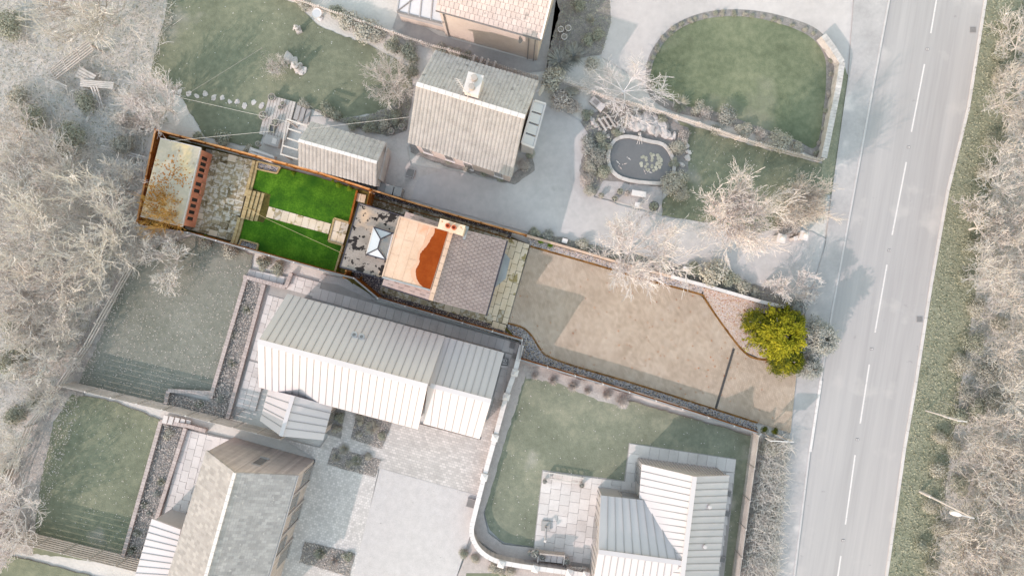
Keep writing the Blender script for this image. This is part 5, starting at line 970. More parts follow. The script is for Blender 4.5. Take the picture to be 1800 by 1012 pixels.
pb = thing('parasol_base', 'square grey parasol base with folded pole on the bungalow patio', 'parasol', P(958,922)); p = P(959,921); block('base', (p.x, p.y, .31), (.62, .68, .1), -.05, G['greybin'], pb); q = P(958,945,.5); MB().tube([Vector((p.x, p.y, .42)), Vector((p.x, p.y, .75)), Vector((q.x, q.y, 1.0))], .07, 8).build('pole', G['frame'], pb); MB().lathe((q.x, q.y, .9), [(.05,0),(.09,.08),(.08,.2),(.02,.26)]).build('finial', G['white'], pb)
for lab, x, y, r in (('large leafy potted shrub left of the cushioned bench', 941, 966, .3), ('dark flower pot beside the left arm of the cushioned bench', 953, 972, .22), ('flower pot beside the right arm of the cushioned bench', 996, 980, .22), ('small round pot at the lawn corner of the patio', 930, 966, .14), ('small pot at the left end of the plant ladder', 957, 841, .16), ('small leafy pot at the right end of the plant ladder', 1021, 848, .18)): potp('plant_pot', lab, x, y, r, .35, G['leafb'], z=.3, n=150 if r > .25 else 60)
tl = thing('trellis_gate', 'low zigzag trellis gate between two brick piers beside the bungalow wing', 'gate', P(1016,1000)); pts = [P(1004+5*k, 996+8*(k % 2), .9) for k in range(6)]
for a, b in zip(pts[:-1], pts[1:]): beam('strut', a, b, .04, .05, G['timber'], tl)
beam('rail', P(1004,996,.9), P(1030,998,.9), .05, .05, G['timber'], tl); beam('rail', P(1004,1005,.3), P(1030,1007,.3), .05, .05, G['timber'], tl)
# ------------------------------------------------------------------ street furniture
def lampost(label, base, top, head, h):
    b = P(*base); t = thing('street_lamp', label, 'street lamp', b); q = P(*top, h)
    MB().lathe((b.x, b.y, 0), [(.11,0),(.11,1.2),(.07,1.25),(.05,h-.1)], 10).build('column', G['lamp'], t); hd = P(*head, h+.1); beam('bracket', Vector((b.x, b.y, h-.12)), hd, .07, .07, G['lamp'], t)
    d = (hd-Vector((b.x, b.y, hd.z))).normalized(); e = Vector((-d.y, d.x, 0)); prof = [(-.25,.08),(-.1,.15),(.15,.16),(.35,.12),(.42,.04)]
    vs_ = []; fs = []
    for (u, w2) in prof: vs_ += [hd+d*u-e*w2+Vector((0,0,-.05)), hd+d*u+e*w2+Vector((0,0,-.05)), hd+d*u+e*w2*.7+Vector((0,0,.07)), hd+d*u-e*w2*.7+Vector((0,0,.07))]
    for k in range(4): fs += [(4*k+i, 4*k+(i+1) % 4, 4*k+4+(i+1) % 4, 4*k+4+i) for i in range(4)]
    fs += [(3,2,1,0), (16,17,18,19)]; hl = obj('lamp_head', mesh(vs_, fs), G['white'], t); vs2 = [Vector(v)-Vector((0,0,.06)) for v in vs_[0::4]+vs_[1::4][::-1]]; obj('lens', mesh(vs2, [tuple(range(len(vs2)))]), G['glass'], t)
lampost('street lamp with oval white head reaching over the lower right verge', (1617,863), (1717,908), (1682,903), 5.7)
pl = thing('sign_post', 'white traffic sign plates on a pole at the middle of the right verge', 'sign', P(1627,721)); b = P(1627,721); MB().cyl((b.x, b.y), .05, .05, 0, 3.9, 10).build('pole', G['lamp'], pl)
block('sign_plate', (b.x, b.y, 3.5), (.62, .05, .8), -.1, G['white'], pl); block('sign_plate', (b.x, b.y, 2.7), (.62, .05, .45), -.1, G['white'], pl)
pl = thing('telegraph_pole', 'pale leaning pole on the bank at the upper right edge', 'pole', P(1748,139)); b = P(1748,139); MB().lathe((b.x, b.y, 0), [(.14,0),(.13,1.5),(.1,3.4)], 10).build('shaft', G['timber'], pl); beam('stay', Vector((b.x, b.y, .3)), Vector((b.x+1.5, b.y+.7, .2)), .12, .12, G['rail'], pl)
pl = thing('thin_pole', 'thin pinkish pole lying across the bank on the right edge', 'pole', P(1700,491)); beam('shaft', P(1698,491,1.5), P(1815,492,1.6), .07, .07, G['timberb'], pl); beam('stake', P(1699,491,0), P(1699,491,1.6), .08, .08, G['timberb'], pl)
sn = thing('estate_sign', 'white V shaped estate board on posts beside the lower drive corner', 'sign', P(1362,772)); a, b = P(1352,774,2.2), P(1396,777,2.4)
MB().hexa([Vector((a.x, a.y, 1.5)), Vector((b.x, b.y, 1.5)), Vector((b.x, b.y+.05, 1.5)), Vector((a.x, a.y+.05, 1.5))], [Vector((a.x, a.y, 2.4)), Vector((b.x, b.y, 2.4)), Vector((b.x, b.y+.05, 2.4)), Vector((a.x, a.y+.05, 2.4))]).build('board', G['white'], sn)
beam('brace', P(1362,764,1.9), P(1388,777,2.2), .06, .5, G['frame'], sn)
for s in (.2, .75): c = a.lerp(b, s); MB().cyl((c.x, c.y+.1), .05, .05, 0, 2.35, 8).build('post', G['timber'], sn)
# ------------------------------------------------------------------ trees and shrubs
def rv(): return Vector((random.gauss(0, 1), random.gauss(0, 1), random.gauss(0, 1)))
def gen_bare(seed, R=3.0, Ht=5.0, limbs=9, fork=(2, 2, 3, 2), trunk=.16, lift=.10, wander=.22, flat=1.0, tw=.016, er=(.25, 1.3)):
    random.seed(seed); S = []; T = []
    def br(p, d, L, r, lv):
        n = 5 if lv < 2 else 3
        for i in range(n):
            d = (d+rv()*wander*(1 if lv else .6)+Vector((0, 0, lift))).normalized(); q = p+d*(L/n)
            if q.z < .25: q.z = .25
            r1 = max(tw*.7, r*(1-.75*(i+1)/n)); (T if lv < 2 else S).append((*p, *q, max(tw, r*(1-.75*i/n)), r1)); p = q
            if lv < len(fork) and i >= (1 if lv == 0 else 0):
                for k in range(fork[lv]):
                    if random.random() < .82:
                        c = (d+rv()*.46).normalized(); c.z *= flat; br(p, c.normalized(), L*random.uniform(.38, .62), max(tw, r1*.75), lv+1)
    h0 = Ht*.28; T.append((0, 0, 0, .05, .02, h0*.5, trunk*1.25, trunk)); T.append((.05, .02, h0*.5, 0, 0, h0, trunk, trunk*.85))
    for k in range(limbs):
        a = 2*math.pi*(k+random.uniform(-.3, .3))/limbs; e = random.uniform(*er)
        br(Vector((0, 0, h0)), Vector((math.cos(a), math.sin(a), e*flat)).normalized(), R*random.uniform(.72, 1.0), trunk*.55, 0)
    return seg_mesh(T, 5), seg_mesh(S, 3)
def copymat(me, m): c = me.copy(); c.materials.clear(); c.materials.append(m); return c
BT = {}
def bare_variant(key, **k):
    t, s = gen_bare(**k); BT[key] = (t, s)
bare_variant('spread', seed=11, R=3.0, Ht=5, limbs=12, fork=(2, 2, 1), tw=.017, trunk=.09, wander=.15)
bare_variant('spread2', seed=12, R=3.0, Ht=4.5, limbs=11, fork=(2, 2, 1), tw=.017, wander=.17, trunk=.09)
bare_variant('big', seed=13, R=5.2, Ht=8, limbs=11, fork=(2, 2, 2), trunk=.15, tw=.019, wander=.15)
bare_variant('fine', seed=16, R=3.0, Ht=5.5, limbs=13, fork=(2, 2, 2), tw=.0125, trunk=.09, wander=.14)
bare_variant('tall', seed=17, R=3.4, Ht=9, limbs=19, fork=(2, 2, 2), tw=.014, trunk=.13, wander=.13, er=(.5, 2.0))
bare_variant('small', seed=14, R=1.6, Ht=2.4, limbs=10, fork=(2, 2, 1), trunk=.06, tw=.016)
bare_variant('flatwide', seed=15, R=3.0, Ht=3.2, limbs=9, fork=(2, 2, 1), trunk=.08, flat=.45, lift=.03, tw=.016, wander=.2)
MC = {}
def mm(me, m):
    k = (me.name, m.name)
    if k not in MC: MC[k] = copymat(me, m)
    return MC[k]
def bare(x, y, var, s, tm, label, group=None, zc=2.0, name='bare_tree', rz=None, sxy=None, sz=None, bm_=None, leaves=None):
    p = P(x, y, zc); t = thing(name, label, 'tree', (p.x, p.y, 0), group); WL.pop(t.name, None)
    rz = random.uniform(0, 6.28) if rz is None else rz; t.rotation_euler = (0, 0, rz); t.scale = (s*(sxy or 1), s, s*(sz or 1))
    a, b = BT[var]; obj('trunk', mm(a, bm_ or tm), None, t); obj('crown', mm(b, tm), None, t)
    if leaves: obj('buds', mm(BUD, leaves), None, t)
    return t
def lobes_leaf(seed, n=1000, R=1.0, h=.8, nl=7, lw=(.16, .09)):
    r_ = np.random.default_rng(seed); a = r_.uniform(0, 6.28, nl); d = R*.55*np.sqrt(r_.uniform(0, 1, nl)); d[0] = 0
    lc_ = np.column_stack([d*np.cos(a), d*np.sin(a), h*r_.uniform(.35, .75, nl)]); lr = R*r_.uniform(.38, .6, nl)
    i = r_.integers(0, nl, n); v = r_.normal(size=(n, 3)); v[:, 2] = np.abs(v[:, 2])*1.1-.15; v = unit(v)
    c = lc_[i]+v*(lr[i]*r_.uniform(.6, 1.12, n)**1)[:, None]; c[:, 2] = np.maximum(c[:, 2], .04)
    return leaf_mesh(c, v+r_.normal(0, .55, (n, 3)), r_.uniform(lw[0]*.6, lw[0]*1.3, n), r_.uniform(lw[1]*.6, lw[1]*1.3, n))
SH = [lobes_leaf(30+k, 1300, 1.0, .9, 6+k) for k in range(4)]
SHF = [lobes_leaf(40+k, 2200, 1.0, .9, 9, (.11, .06)) for k in range(2)]
def spiky(seed, n=260, R=1.0):
    r_ = np.random.default_rng(seed); a = r_.uniform(0, 6.28, n); e = r_.uniform(.1, 1.2, n); d = np.column_stack([np.cos(a)*np.cos(e), np.sin(a)*np.cos(e), np.sin(e)]); L_ = R*r_.uniform(.6, 1.1, n)
    c = d*L_[:, None]*.5+np.array([0, 0, .1]); return leaf_mesh(c, np.cross(d, np.column_stack([-np.sin(a), np.cos(a), 0*a]))+r_.normal(0, .1, (n, 3)), L_, .07, d)
SPK = [spiky(50), spiky(51)]
STEM = seg_mesh([(0, 0, 0, .25*math.cos(a), .25*math.sin(a), .6, .035, .015) for a in np.linspace(0, 6.28, 7)], 4)
BUD = lobes_leaf(60, 1500, 2.6, 2.6, 14, (.11, .06))
# twiggy shrub: dense fine sprigs
def sprigs(seed, n=900, R=1.0):
    r_ = np.random.default_rng(seed); a = r_.uniform(0, 6.28, n); e = r_.uniform(.05, 1.45, n); d = np.column_stack([np.cos(a)*np.cos(e), np.sin(a)*np.cos(e), np.sin(e)]); r0 = r_.uniform(.1, .6, (n, 1))*R
    p0 = d*r0; p1 = p0+unit(d+r_.normal(0, .35, (n, 3)))*r_.uniform(.25, .5, (n, 1))*R; p0[:, 2] = np.maximum(p0[:, 2], .02); p1[:, 2] = np.maximum(p1[:, 2], .05)
    return seg_mesh(np.hstack([p0, p1, np.full((n, 1), .016), np.full((n, 1), .008)]))
SPR = [sprigs(70+k) for k in range(2)]
def shrub(x, y, r, m, label, group=None, kind='leaf', h=None, name='shrub', zc=.6, zb=0.0):
    p = P(x, y, zc); t = thing(name, label, 'shrub', (p.x, p.y, zb), group); WL.pop(t.name, None); t.rotation_euler = (0, 0, random.uniform(0, 6.28)); R_ = r/PPM; t.scale = (R_*random.uniform(.92, 1.1), R_*random.uniform(.92, 1.1), h or R_*random.uniform(.85, 1.1))
    lib = {'leaf': SH, 'fine': SHF, 'spiky': SPK, 'twig': SPR}[kind]; obj('foliage', mm(random.choice(lib), m), None, t); obj('stems', mm(STEM, G['bark']), None, t); return t
random.seed(21)
TLAB = ['bare tree near the left edge, level with the garden room', 'bare tree of the thicket below the long dark rail', 'bare tree at the left edge, level with the top of the garden room', 'bare tree where the rail fence begins below the garden room', 'bare tree of the thicket left of the upper rail fence', 'bare tree at the left edge above the dark evergreen mass', 'bare tree overhanging the upper end of the rail fence', 'small bare bush just left of the garden room fence', 'bare tree left of the bend of the rail fence', 'small bare bush between the dark evergreens and the rail fence', 'bare tree at the left edge below the ivy mounds', 'small bare bush leaning over the top of the leaf strewn lawn', 'bare tree at the left edge beside the lower rail fence', 'small bare bush between the timber bench and pale bare tree']
ILAB = ['pale bush by the verge level with the lower conifer', 'green bush of the bank level with the conifers', 'large blue green bush left of the right edge, level with the lower conifer', 'blue green bush by the verge above the traffic sign', 'leafy green bush touching the top of the traffic sign', 'green bush of the bank above the end of the traffic sign', 'pale bush by the verge below the traffic sign', 'pale bush of the bank below the traffic sign', 'pale leafy bush by the verge above the street lamp foot', 'green bush of the bank above the street lamp arm', 'pale bush at the foot of the street lamp', 'pale bush of the bank below the street lamp arm', 'small green leafy bush by the verge below the street lamp', 'pale bush at the bottom edge by the verge', 'pale bush of the bank below the thin pole', 'green bush at the inner end of the thin pole', 'leafy green bush by the verge above the thin pole', 'pale bush by the verge facing the third white dash', 'pale bush by the verge facing the second white dash', 'green bush by the verge below the pale pole', 'pale bush at the foot of the pale pole', 'green bush by the verge near the top edge', 'leafy green bush between top edge and pale pole', 'blue green bush of the bank right of the traffic sign top', 'pale bush of the bank between thin pole and conifer level']
BLAB = ['topmost-but-one bare bush of the right bank, beside the pale pole', 'bare bush at the right edge below the pale pole', 'bare bush of the bank facing the second white dash', 'small bare bush nearest the verge above the thin pole', 'bare bush at the right edge above the thin pole', 'bare bush just above the thin pinkish pole', 'bare bush at the right edge below the thin pole', 'bare bush at the right edge level with the conifers', 'bare bush at the right edge level with the traffic sign', 'bare bush of the bank just right of the traffic sign', 'bare bush at the right edge between sign and street lamp', 'small bare bush of the bank above the street lamp', 'bare bush at the right edge level with the street lamp head', 'bare bush of the bank just below the street lamp head', 'bare bush in the bottom right corner', 'small bare bush at the bottom edge beside the verge', 'bare bush in the top right corner']
# named single trees
bare(285,188,'spread',.78,G['twigw'],'pale bare tree beside the top corner of the garden fence', zc=1.8, bm_=G['bark'])
bare(1110,442,'fine',1.1,G['twigw'],'white bare tree leaning over the low wall into the block paved drive', zc=2.2)
bare(1302,374,'tall',.82,G['twigw'],'large pale bare tree between the pond lawn and the drive mouth', zc=6.2, sz=1.45, leaves=G['leafk'])
bare(1098,158,'flatwide',.58,G['twigw'],'low wide bare white tree above the rock cascade', zc=1.0, rz=-.15, sxy=1.5)
bare(1412,356,'tall',.58,G['twigb'],'pale budding tree between the large bare tree and the pavement', zc=4.2, sz=1.5, leaves=G['leafp'])
bare(1392,512,'small',1.05,G['twigw'],'small bare white shrub between the utility box and the conifer', zc=.8)
bare(688,142,'spread2',.62,G['twigb'],'buff twiggy tree at the end of the mossy lawn beside the cottage', zc=1.6, leaves=G['leafk'])
bare(488,116,'small',.5,G['twigb'],'small buff bush beside the stone figure on the mossy lawn', zc=.5, leaves=G['leafk'])
bare(165,392,'big',.8,G['twig'],'biggest bare tree of the thicket left of the garden room', zc=3.5, bm_=G['bark'])
bare(170,22,'spread',1.2,G['twig'],'bare tree at the top of the thicket above the timber frame', zc=2.2, bm_=G['bark'])
bare(18,900,'spread2',.9,G['twigw'],'pale bare tree at the left edge beside the lower lawn', zc=2)
bare(0,955,'small',1.2,G['twigw'],'small bare bush at the left edge below the pale bare tree', zc=1)
bare(92,692,'spread',.5,G['twig'],'low bare tree where the rail fence meets the slatted fence', zc=1.2)
bare(128,618,'small',.7,G['twig'],'small bare bush beside the bend of the rail fence', zc=.7)
for k, (x, y, v, s) in enumerate([(60,420,'spread',1.2),(110,305,'spread2',.9),(40,330,'spread',.9),(225,430,'spread2',.6),(90,510,'spread2',1.1),(25,520,'spread',.9),(150,490,'spread',.8),(205,330,'small',1.3),(95,570,'spread',.75),(50,630,'small',1.4),(20,240,'spread2',.8),(300,455,'small',1.2),(15,790,'spread',.7),(225,200,'small',1.0)]):
    bare(x, y, v, s, [G['twig'], G['twigb'], G['twig']][k % 3], TLAB[k], 'bare trees of the left thicket', zc=1.8)
for k, (x, y, v, s) in enumerate([(1770,180,'spread',.8),(1790,260,'spread2',.9),(1765,330,'spread2',.8),(1730,400,'small',1.3),(1785,420,'spread',1.0),(1745,470,'spread2',.75),(1795,520,'spread2',.9),(1780,620,'spread',.9),(1795,700,'spread2',.9),(1740,770,'spread',.8),(1785,810,'spread2',1.0),(1745,850,'small',1.4),(1790,900,'spread',1.0),(1715,960,'spread2',.95),(1770,985,'spread',1.0),(1690,1000,'small',1.4),(1795,80,'spread2',.8)]):
    bare(x, y, v, s, [G['twigb'], G['twigb'], G['twig']][k % 3], BLAB[k], 'bare bushes of the right bank', zc=1.5)
# ochre tree on the garden room
bare(274,370,'spread2',.52,H['twigo'],'ochre twigged tree overhanging the lower corner of the garden room roof', zc=3.6, sz=1.7, name='ochre_tree', leaves=H['leafo'])
# the conifer by the road
def conifer(seed, R, Hh, n=120, lw=(.2, .09)):
    r_ = np.random.default_rng(seed); C_, N_, A_ = [], [], []
    for k in range(n):
        z = Hh*r_.uniform(.06, 1)**.8; rr_ = R*(1-.55*(z/Hh)**1.6)*r_.uniform(.75, 1.15); a = r_.uniform(0, 6.28); d = np.array([math.cos(a), math.sin(a), r_.uniform(-.05, .45)]); d /= np.linalg.norm(d); side = np.array([-math.sin(a), math.cos(a), 0])
        m_ = 44; s = r_.uniform(.25, 1, m_); w_ = (1-s)*.35*R+.06; c = d*rr_*s[:, None]+side*(r_.uniform(-1, 1, m_)*w_)[:, None]+np.array([0, 0, z])+r_.normal(0, .05, (m_, 3)); c[:, 2] = np.maximum(c[:, 2], .08)
        C_.append(c); N_.append(np.tile([0, 0, 1.], (m_, 1))+d*.4+r_.normal(0, .5, (m_, 3))); A_.append(np.tile(d, (m_, 1))+side*r_.uniform(-.8, .8, (m_, 1)))
    C_, N_, A_ = map(np.vstack, (C_, N_, A_)); n_ = len(C_); return leaf_mesh(C_, N_, r_.uniform(lw[0]*.6, lw[0]*1.3, n_), r_.uniform(lw[1]*.7, lw[1]*1.3, n_), A_)
TRK = seg_mesh([(0, 0, 0, 0, 0, 1.4, .12, .09), (0, 0, 1.4, .03, 0, 3.0, .09, .03)]+[(0, 0, .6+.3*k, math.cos(k*2.4)*.9, math.sin(k*2.4)*.9, .9+.32*k, .04, .012) for k in range(7)], 6)
CON = [conifer(80, 1.55, 3.2, 150, (.15, .065)), conifer(81, 1.3, 2.8, 120, (.14, .06))]
def con(x, y, v, s, m, label, m2=None, sc_=(1, 1, 1), zc=1.8):
    p = P(x, y, zc); t = thing('conifer', label, 'tree', (p.x, p.y, 0)); WL.pop(t.name, None); t.scale = (s*sc_[0], s*sc_[1], s*sc_[2]); t.rotation_euler = (0, 0, random.uniform(0, 6.28)); obj('trunk', mm(TRK, G['bark']), None, t); obj('crown', mm(CON[v], m), None, t)
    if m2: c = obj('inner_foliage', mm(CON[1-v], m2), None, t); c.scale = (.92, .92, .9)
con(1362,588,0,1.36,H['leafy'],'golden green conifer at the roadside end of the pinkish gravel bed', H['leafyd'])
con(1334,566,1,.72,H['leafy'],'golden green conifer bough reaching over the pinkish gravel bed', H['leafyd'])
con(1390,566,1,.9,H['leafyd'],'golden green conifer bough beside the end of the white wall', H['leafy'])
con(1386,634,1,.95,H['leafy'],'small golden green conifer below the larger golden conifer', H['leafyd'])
con(1436,594,0,1.05,G['leafb'],'grey green conifer overhanging the pavement beside the golden conifer', G['leafb'])
con(1428,648,1,.8,G['leafb'],'lower grey green conifer bough over the pavement edge', None)
con(1410,540,1,.62,G['leafb'],'low grey green conifer above the golden conifer by the white wall', None)
# shrubs: x, y, radius px, material, kind, label
SL_ = [
 (592,18,14,'leafg','leaf','shrub left of the long hedge at the top of the mossy lawn'),(612,38,20,'leafp','leaf','pale mounded shrub under the white picket fence, left of three'),(640,52,22,'leafp','leaf','largest pale mounded shrub under the white picket fence'),(662,62,16,'leafp','leaf','pale mounded shrub under the white picket fence, right of three'),
 (688,78,16,'leafg','leaf','dark green shrub between the picket fence and the buff twiggy tree'),(720,92,18,'leafg','leaf','green shrub left of the cottage roof corner'),(775,86,13,'leafp','leaf','flowering shrub at the top left of the cottage roof'),(797,92,12,'leafp','leaf','second flowering shrub along the top of the cottage roof'),(818,97,10,'leafg','leaf','small shrub beside the dark posts above the cottage'),
 (536,8,12,'leafp','leaf','small pale shrub at the top edge of the mossy lawn'),(725,125,14,'leafg','leaf','low shrub between the buff tree and the cottage'),
 (572,190,13,'leafg','leaf','leafy plant at the start of the curved bed by the terrace'),(590,200,11,'leafg','leaf','small plant in the curved bed above the garage'),(620,215,12,'leafg','leaf','low plant in the curved bed above the middle of the garage'),(650,222,13,'leafg','leaf','green mound in the curved bed right of the garage middle'),(675,215,13,'leafp','leaf','pale mound in the curved bed near the cottage'),(695,205,12,'leafg','leaf','plant at the cottage end of the curved bed'),(532,180,10,'leafp','leaf','pale plant beside the grey steps'),
 (345,238,13,'leafg','leaf','grey green shrub behind the garden room fence, left of two'),(390,243,16,'leafg','leaf','grey green shrub behind the slab terrace fence'),(432,262,9,'leafp','leaf','small shrub behind the fence near the sheeted stack'),
 (968,140,22,'leafp','leaf','round pale shrub right of the cottage gable'),(985,105,24,'leafb','spiky','blue green spiky shrub above the cottage gable'),(1010,95,20,'leafb','spiky','blue green spiky shrub at the lower end of the top flower bed'),(1040,108,14,'leafp','leaf','pale shrub at the top of the low bare tree'),(985,172,20,'leafk','leaf','buff pink shrub between cottage and trough'),(1010,185,14,'leafk','leaf','small buff shrub beside the trough'),(1005,160,12,'leafp','leaf','pale shrub between round shrub and trough'),
 (1033,198,10,'leafg','leaf','small green plant below the trough'),(1018,8,14,'leafg','leaf','yellowish shrub at the top of the flower bed'),(1050,60,12,'leafg','leaf','green plant at the right of the top flower bed'),(1040,30,10,'leafp','spiky','spiky plant in the top flower bed'),(1008,78,9,'leafp','spiky','pale spiky plant beside the ring pots'),(1035,70,12,'leafg','leaf','green mound in the middle of the top flower bed'),
 (1035,255,16,'leafb','leaf','topmost grey shrub along the drive left of the pond'),(1048,275,17,'leafb','fine','largest grey shrub along the drive left of the pond'),(1038,292,15,'leafp','fine','pale grey shrub along the drive left of the pond'),(1060,300,13,'leafg','leaf','green shrub at the lower left rim of the pond'),(1030,315,13,'leafk','fine','buff shrub at the lowest bend of the drive bed'),(1062,255,12,'leafg','leaf','green plant at the upper left rim of the pond'),(1036,335,11,'leafp','leaf','shrub in the stone trough corner of the pond terrace'),(1085,232,9,'leafg','leaf','low plant between bench and pond'),(1055,238,11,'leafg','leaf','plant below the timber bench'),
 (1192,258,17,'leafp','fine','buff flowering shrub right of the pond'),(1205,240,12,'leafk','leaf','small buff shrub by the pale boulders'),(1185,320,24,'leafp','fine','large pale shrub at the lower right of the pond'),(1200,338,15,'leafp','fine','pale shrub end beside the pond lawn'),(1186,285,10,'leafg','leaf','small plant at the right rim of the pond'),
 (1200,180,17,'leafg','spiky','green feathery shrub beside the round lawn'),(1230,190,14,'leafp','leaf','pale shrub between feathery shrub and lawn edge'),(1240,198,12,'leafk','leaf','cream shrub on the picket fence of the round lawn'),(1278,205,22,'leafb','fine','round clipped shrub at the lower edge of the round lawn'),(1165,205,10,'leafg','leaf','green plant above the right end of the rock cascade'),(1310,228,15,'leafp','leaf','pale shrub right of the round clipped shrub'),(1340,236,15,'leafk','fine','buff shrub in the picket fence border, middle'),(1372,245,20,'leafp','fine','large pale shrub at the lower right of the round lawn'),(1405,256,13,'leafp','leaf','pale shrub near the end of the picket fence'),(1260,225,11,'leafp','leaf','small pale shrub below the picket fence'),
 (1402,352,36,'leafp','fine','wide pale shrub beside the large bare tree at the drive mouth'),(1432,372,24,'leafp','fine','pale shrub nearest the pavement at the drive mouth'),(1385,392,22,'leafk','fine','buff shrub above the ball topped gate post'),(1440,340,18,'leafg','fine','green shrub at the lower end of the stone wall verge'),
 (940,408,10,'leafg','leaf','low shrub at the left end of the drive bed'),(965,412,12,'leafb','leaf','second low shrub of the drive bed from the left'),(1025,432,13,'leafp','leaf','pale shrub left under the white bare tree'),(1165,462,14,'leafp','leaf','pale shrub right under the white bare tree'),(1222,472,14,'leafg','leaf','green shrub right of the white marker box'),(1255,482,24,'leafp','leaf','large round pale shrub in the drive bed'),(1285,488,16,'leafg','leaf','green shrub right of the large round pale shrub'),(1312,505,16,'leafp','leaf','pale shrub left of the utility box'),(1330,514,9,'leafp','leaf','small pale shrub by the white wall'),
 (745,262,8,'leafg','leaf','plant at the left of the cottage front'),(790,278,9,'leafg','leaf','plant below the cottage front windows'),(822,290,9,'leafp','leaf','pale plant below the cottage front'),(850,300,10,'leafg','leaf','dark plant at the right of the cottage front'),(880,312,9,'leafg','leaf','plant at the right end of the cottage front bed'),(920,290,11,'leafk','fine','buff shrub in the bed below the glass porch'),(932,270,9,'leafg','leaf','green plant below the glass porch corner'),
 (360,428,13,'leafp','leaf','grey green shrub below the lower garden fence by the terrace'),(405,440,14,'leafp','leaf','grey green shrub below the lower garden fence, right of two'),(462,462,14,'leafg','leaf','green shrub beside the lower fence above the slab path'),(485,470,12,'leafg','leaf','second green shrub beside the lower fence above the slab path'),
 (40,600,30,'leafg','fine','dark evergreen mass at the left edge of the thicket'),(25,640,26,'leafg','fine','lower dark evergreen at the left edge of the thicket'),(20,560,22,'leafg','leaf','upper evergreen at the left edge of the thicket'),(20,45,26,'leafg','fine','evergreen at the top left corner'),(120,245,28,'leafg','fine','ivy mound in the thicket below the long plank'),(150,180,22,'leafg','fine','ivy mound beside the timber trestle'),(215,255,22,'leafp','fine','pale ivy mound behind the garden room fence'),(60,210,26,'leafg','fine','ivy mound left of the fallen planks'),(30,170,22,'leafp','fine','pale ivy mound at the left edge'),(240,215,18,'leafk','fine','buff bush below the pale bare tree'),(215,210,16,'leafk','fine','buff bush left below the pale bare tree'),(60,700,20,'leafg','fine','evergreen bush beside the rail fence'),(25,730,22,'leafg','fine','evergreen bush left of the rail fence'),(0,830,20,'leafp','fine','pale bush at the left edge above the bare tree'),
 (402,640,8,'leafg','spiky','green plant in the upper planting bed, middle'),(430,545,9,'leafg','spiky','green plant in the upper planting bed, top'),(405,590,8,'leafp','spiky','pale plant in the upper planting bed'),(385,705,9,'leafb','leaf','blue green plant at the foot of the upper planting bed'),(345,712,9,'leafg','spiky','green plant in the foot of the upper planting bed'),
 (292,765,10,'leafp','leaf','pale plant at the head of the lower planting bed'),(278,850,9,'leafg','spiky','green plant in the middle of the lower planting bed'),(270,870,7,'leafb','leaf','round blue plant in the lower planting bed'),(248,890,8,'leafg','spiky','green tuft in the lower planting bed'),(256,905,6,'leafb','leaf','small blue cushion in the lower planting bed'),(235,940,9,'leafg','spiky','green tuft near the end of the lower planting bed'),(226,970,9,'leafg','spiky','last green tuft of the lower planting bed'),
 (652,752,15,'leafp','spiky','starry pale green plant in the bed before the barn house'),(632,738,10,'leafp','leaf','pale plant at the top of the bed before the barn house'),(668,768,8,'leafg','leaf','dark plant at the corner of the bed before the barn house'),(630,765,7,'leafp','leaf','small pale plant at the foot of the bed before the barn house'),(595,735,9,'leafg','leaf','plant in the narrow bed by the porch'),(590,755,8,'leafp','leaf','lower plant in the narrow bed by the porch'),
 (602,792,10,'leafp','spiky','pale star plant at the left of the long yard bed'),(588,806,9,'leafp','spiky','pale plant at the lower left of the long yard bed'),(625,812,11,'leafg','spiky','green star plant in the long yard bed'),(645,803,8,'leafp','leaf','pale plant at the right of the long yard bed'),(612,816,8,'leafp','leaf','small plant along the foot of the long yard bed'),
 (560,975,12,'leafg','spiky','grassy plant in the bottom yard bed'),(585,990,12,'leafk','spiky','buff grassy plant in the bottom yard bed'),(608,982,9,'leafg','leaf','green plant at the right of the bottom yard bed'),
 (866,1000,9,'leafp','leaf','pale mound outside the curved wall, left of three'),(880,1006,9,'leafp','leaf','pale mound outside the curved wall, middle'),(897,1006,9,'leafp','leaf','pale mound outside the curved wall, right'),(835,985,10,'leafp','fine','pale bush at the bend outside the curved wall'),(815,975,9,'leafg','leaf','green plant by the white gravel outside the curved wall'),
 (940,662,9,'twigb','twig','pale feathery grass clump nearest the brick garden wall'),(972,670,10,'twigb','twig','second pale feathery grass clump along the lower fence'),(1008,680,12,'twigb','twig','third pale feathery grass clump along the lower fence'),(1034,688,9,'twigb','twig','greenish feathery clump along the lower fence'),(1068,695,11,'twigb','twig','fifth pale feathery grass clump along the lower fence'),(1095,706,14,'twigb','twig','largest pale feathery grass clump along the lower fence'),
 (1355,790,20,'leafp','fine','pale green hedge bush below the estate board'),(1350,830,20,'leafp','fine','second hedge bush along the pavement'),(1345,870,20,'twigb','twig','twiggy hedge bush along the pavement'),(1338,910,22,'twig','twig','grey twiggy hedge bush near the bungalow fence'),(1334,950,22,'twigb','twig','buff twiggy hedge bush near the bungalow fence'),(1328,992,22,'twig','twig','last twiggy hedge bush at the bottom edge'),(1370,850,12,'twig','twig','narrow twiggy bush by the pavement edge'),(1356,920,14,'leafp','fine','pale bush by the pavement edge, lower'),
]
for (x, y, r, m, kd, lab) in SL_: shrub(x, y, r*1.2, G[m], lab, None, kd)
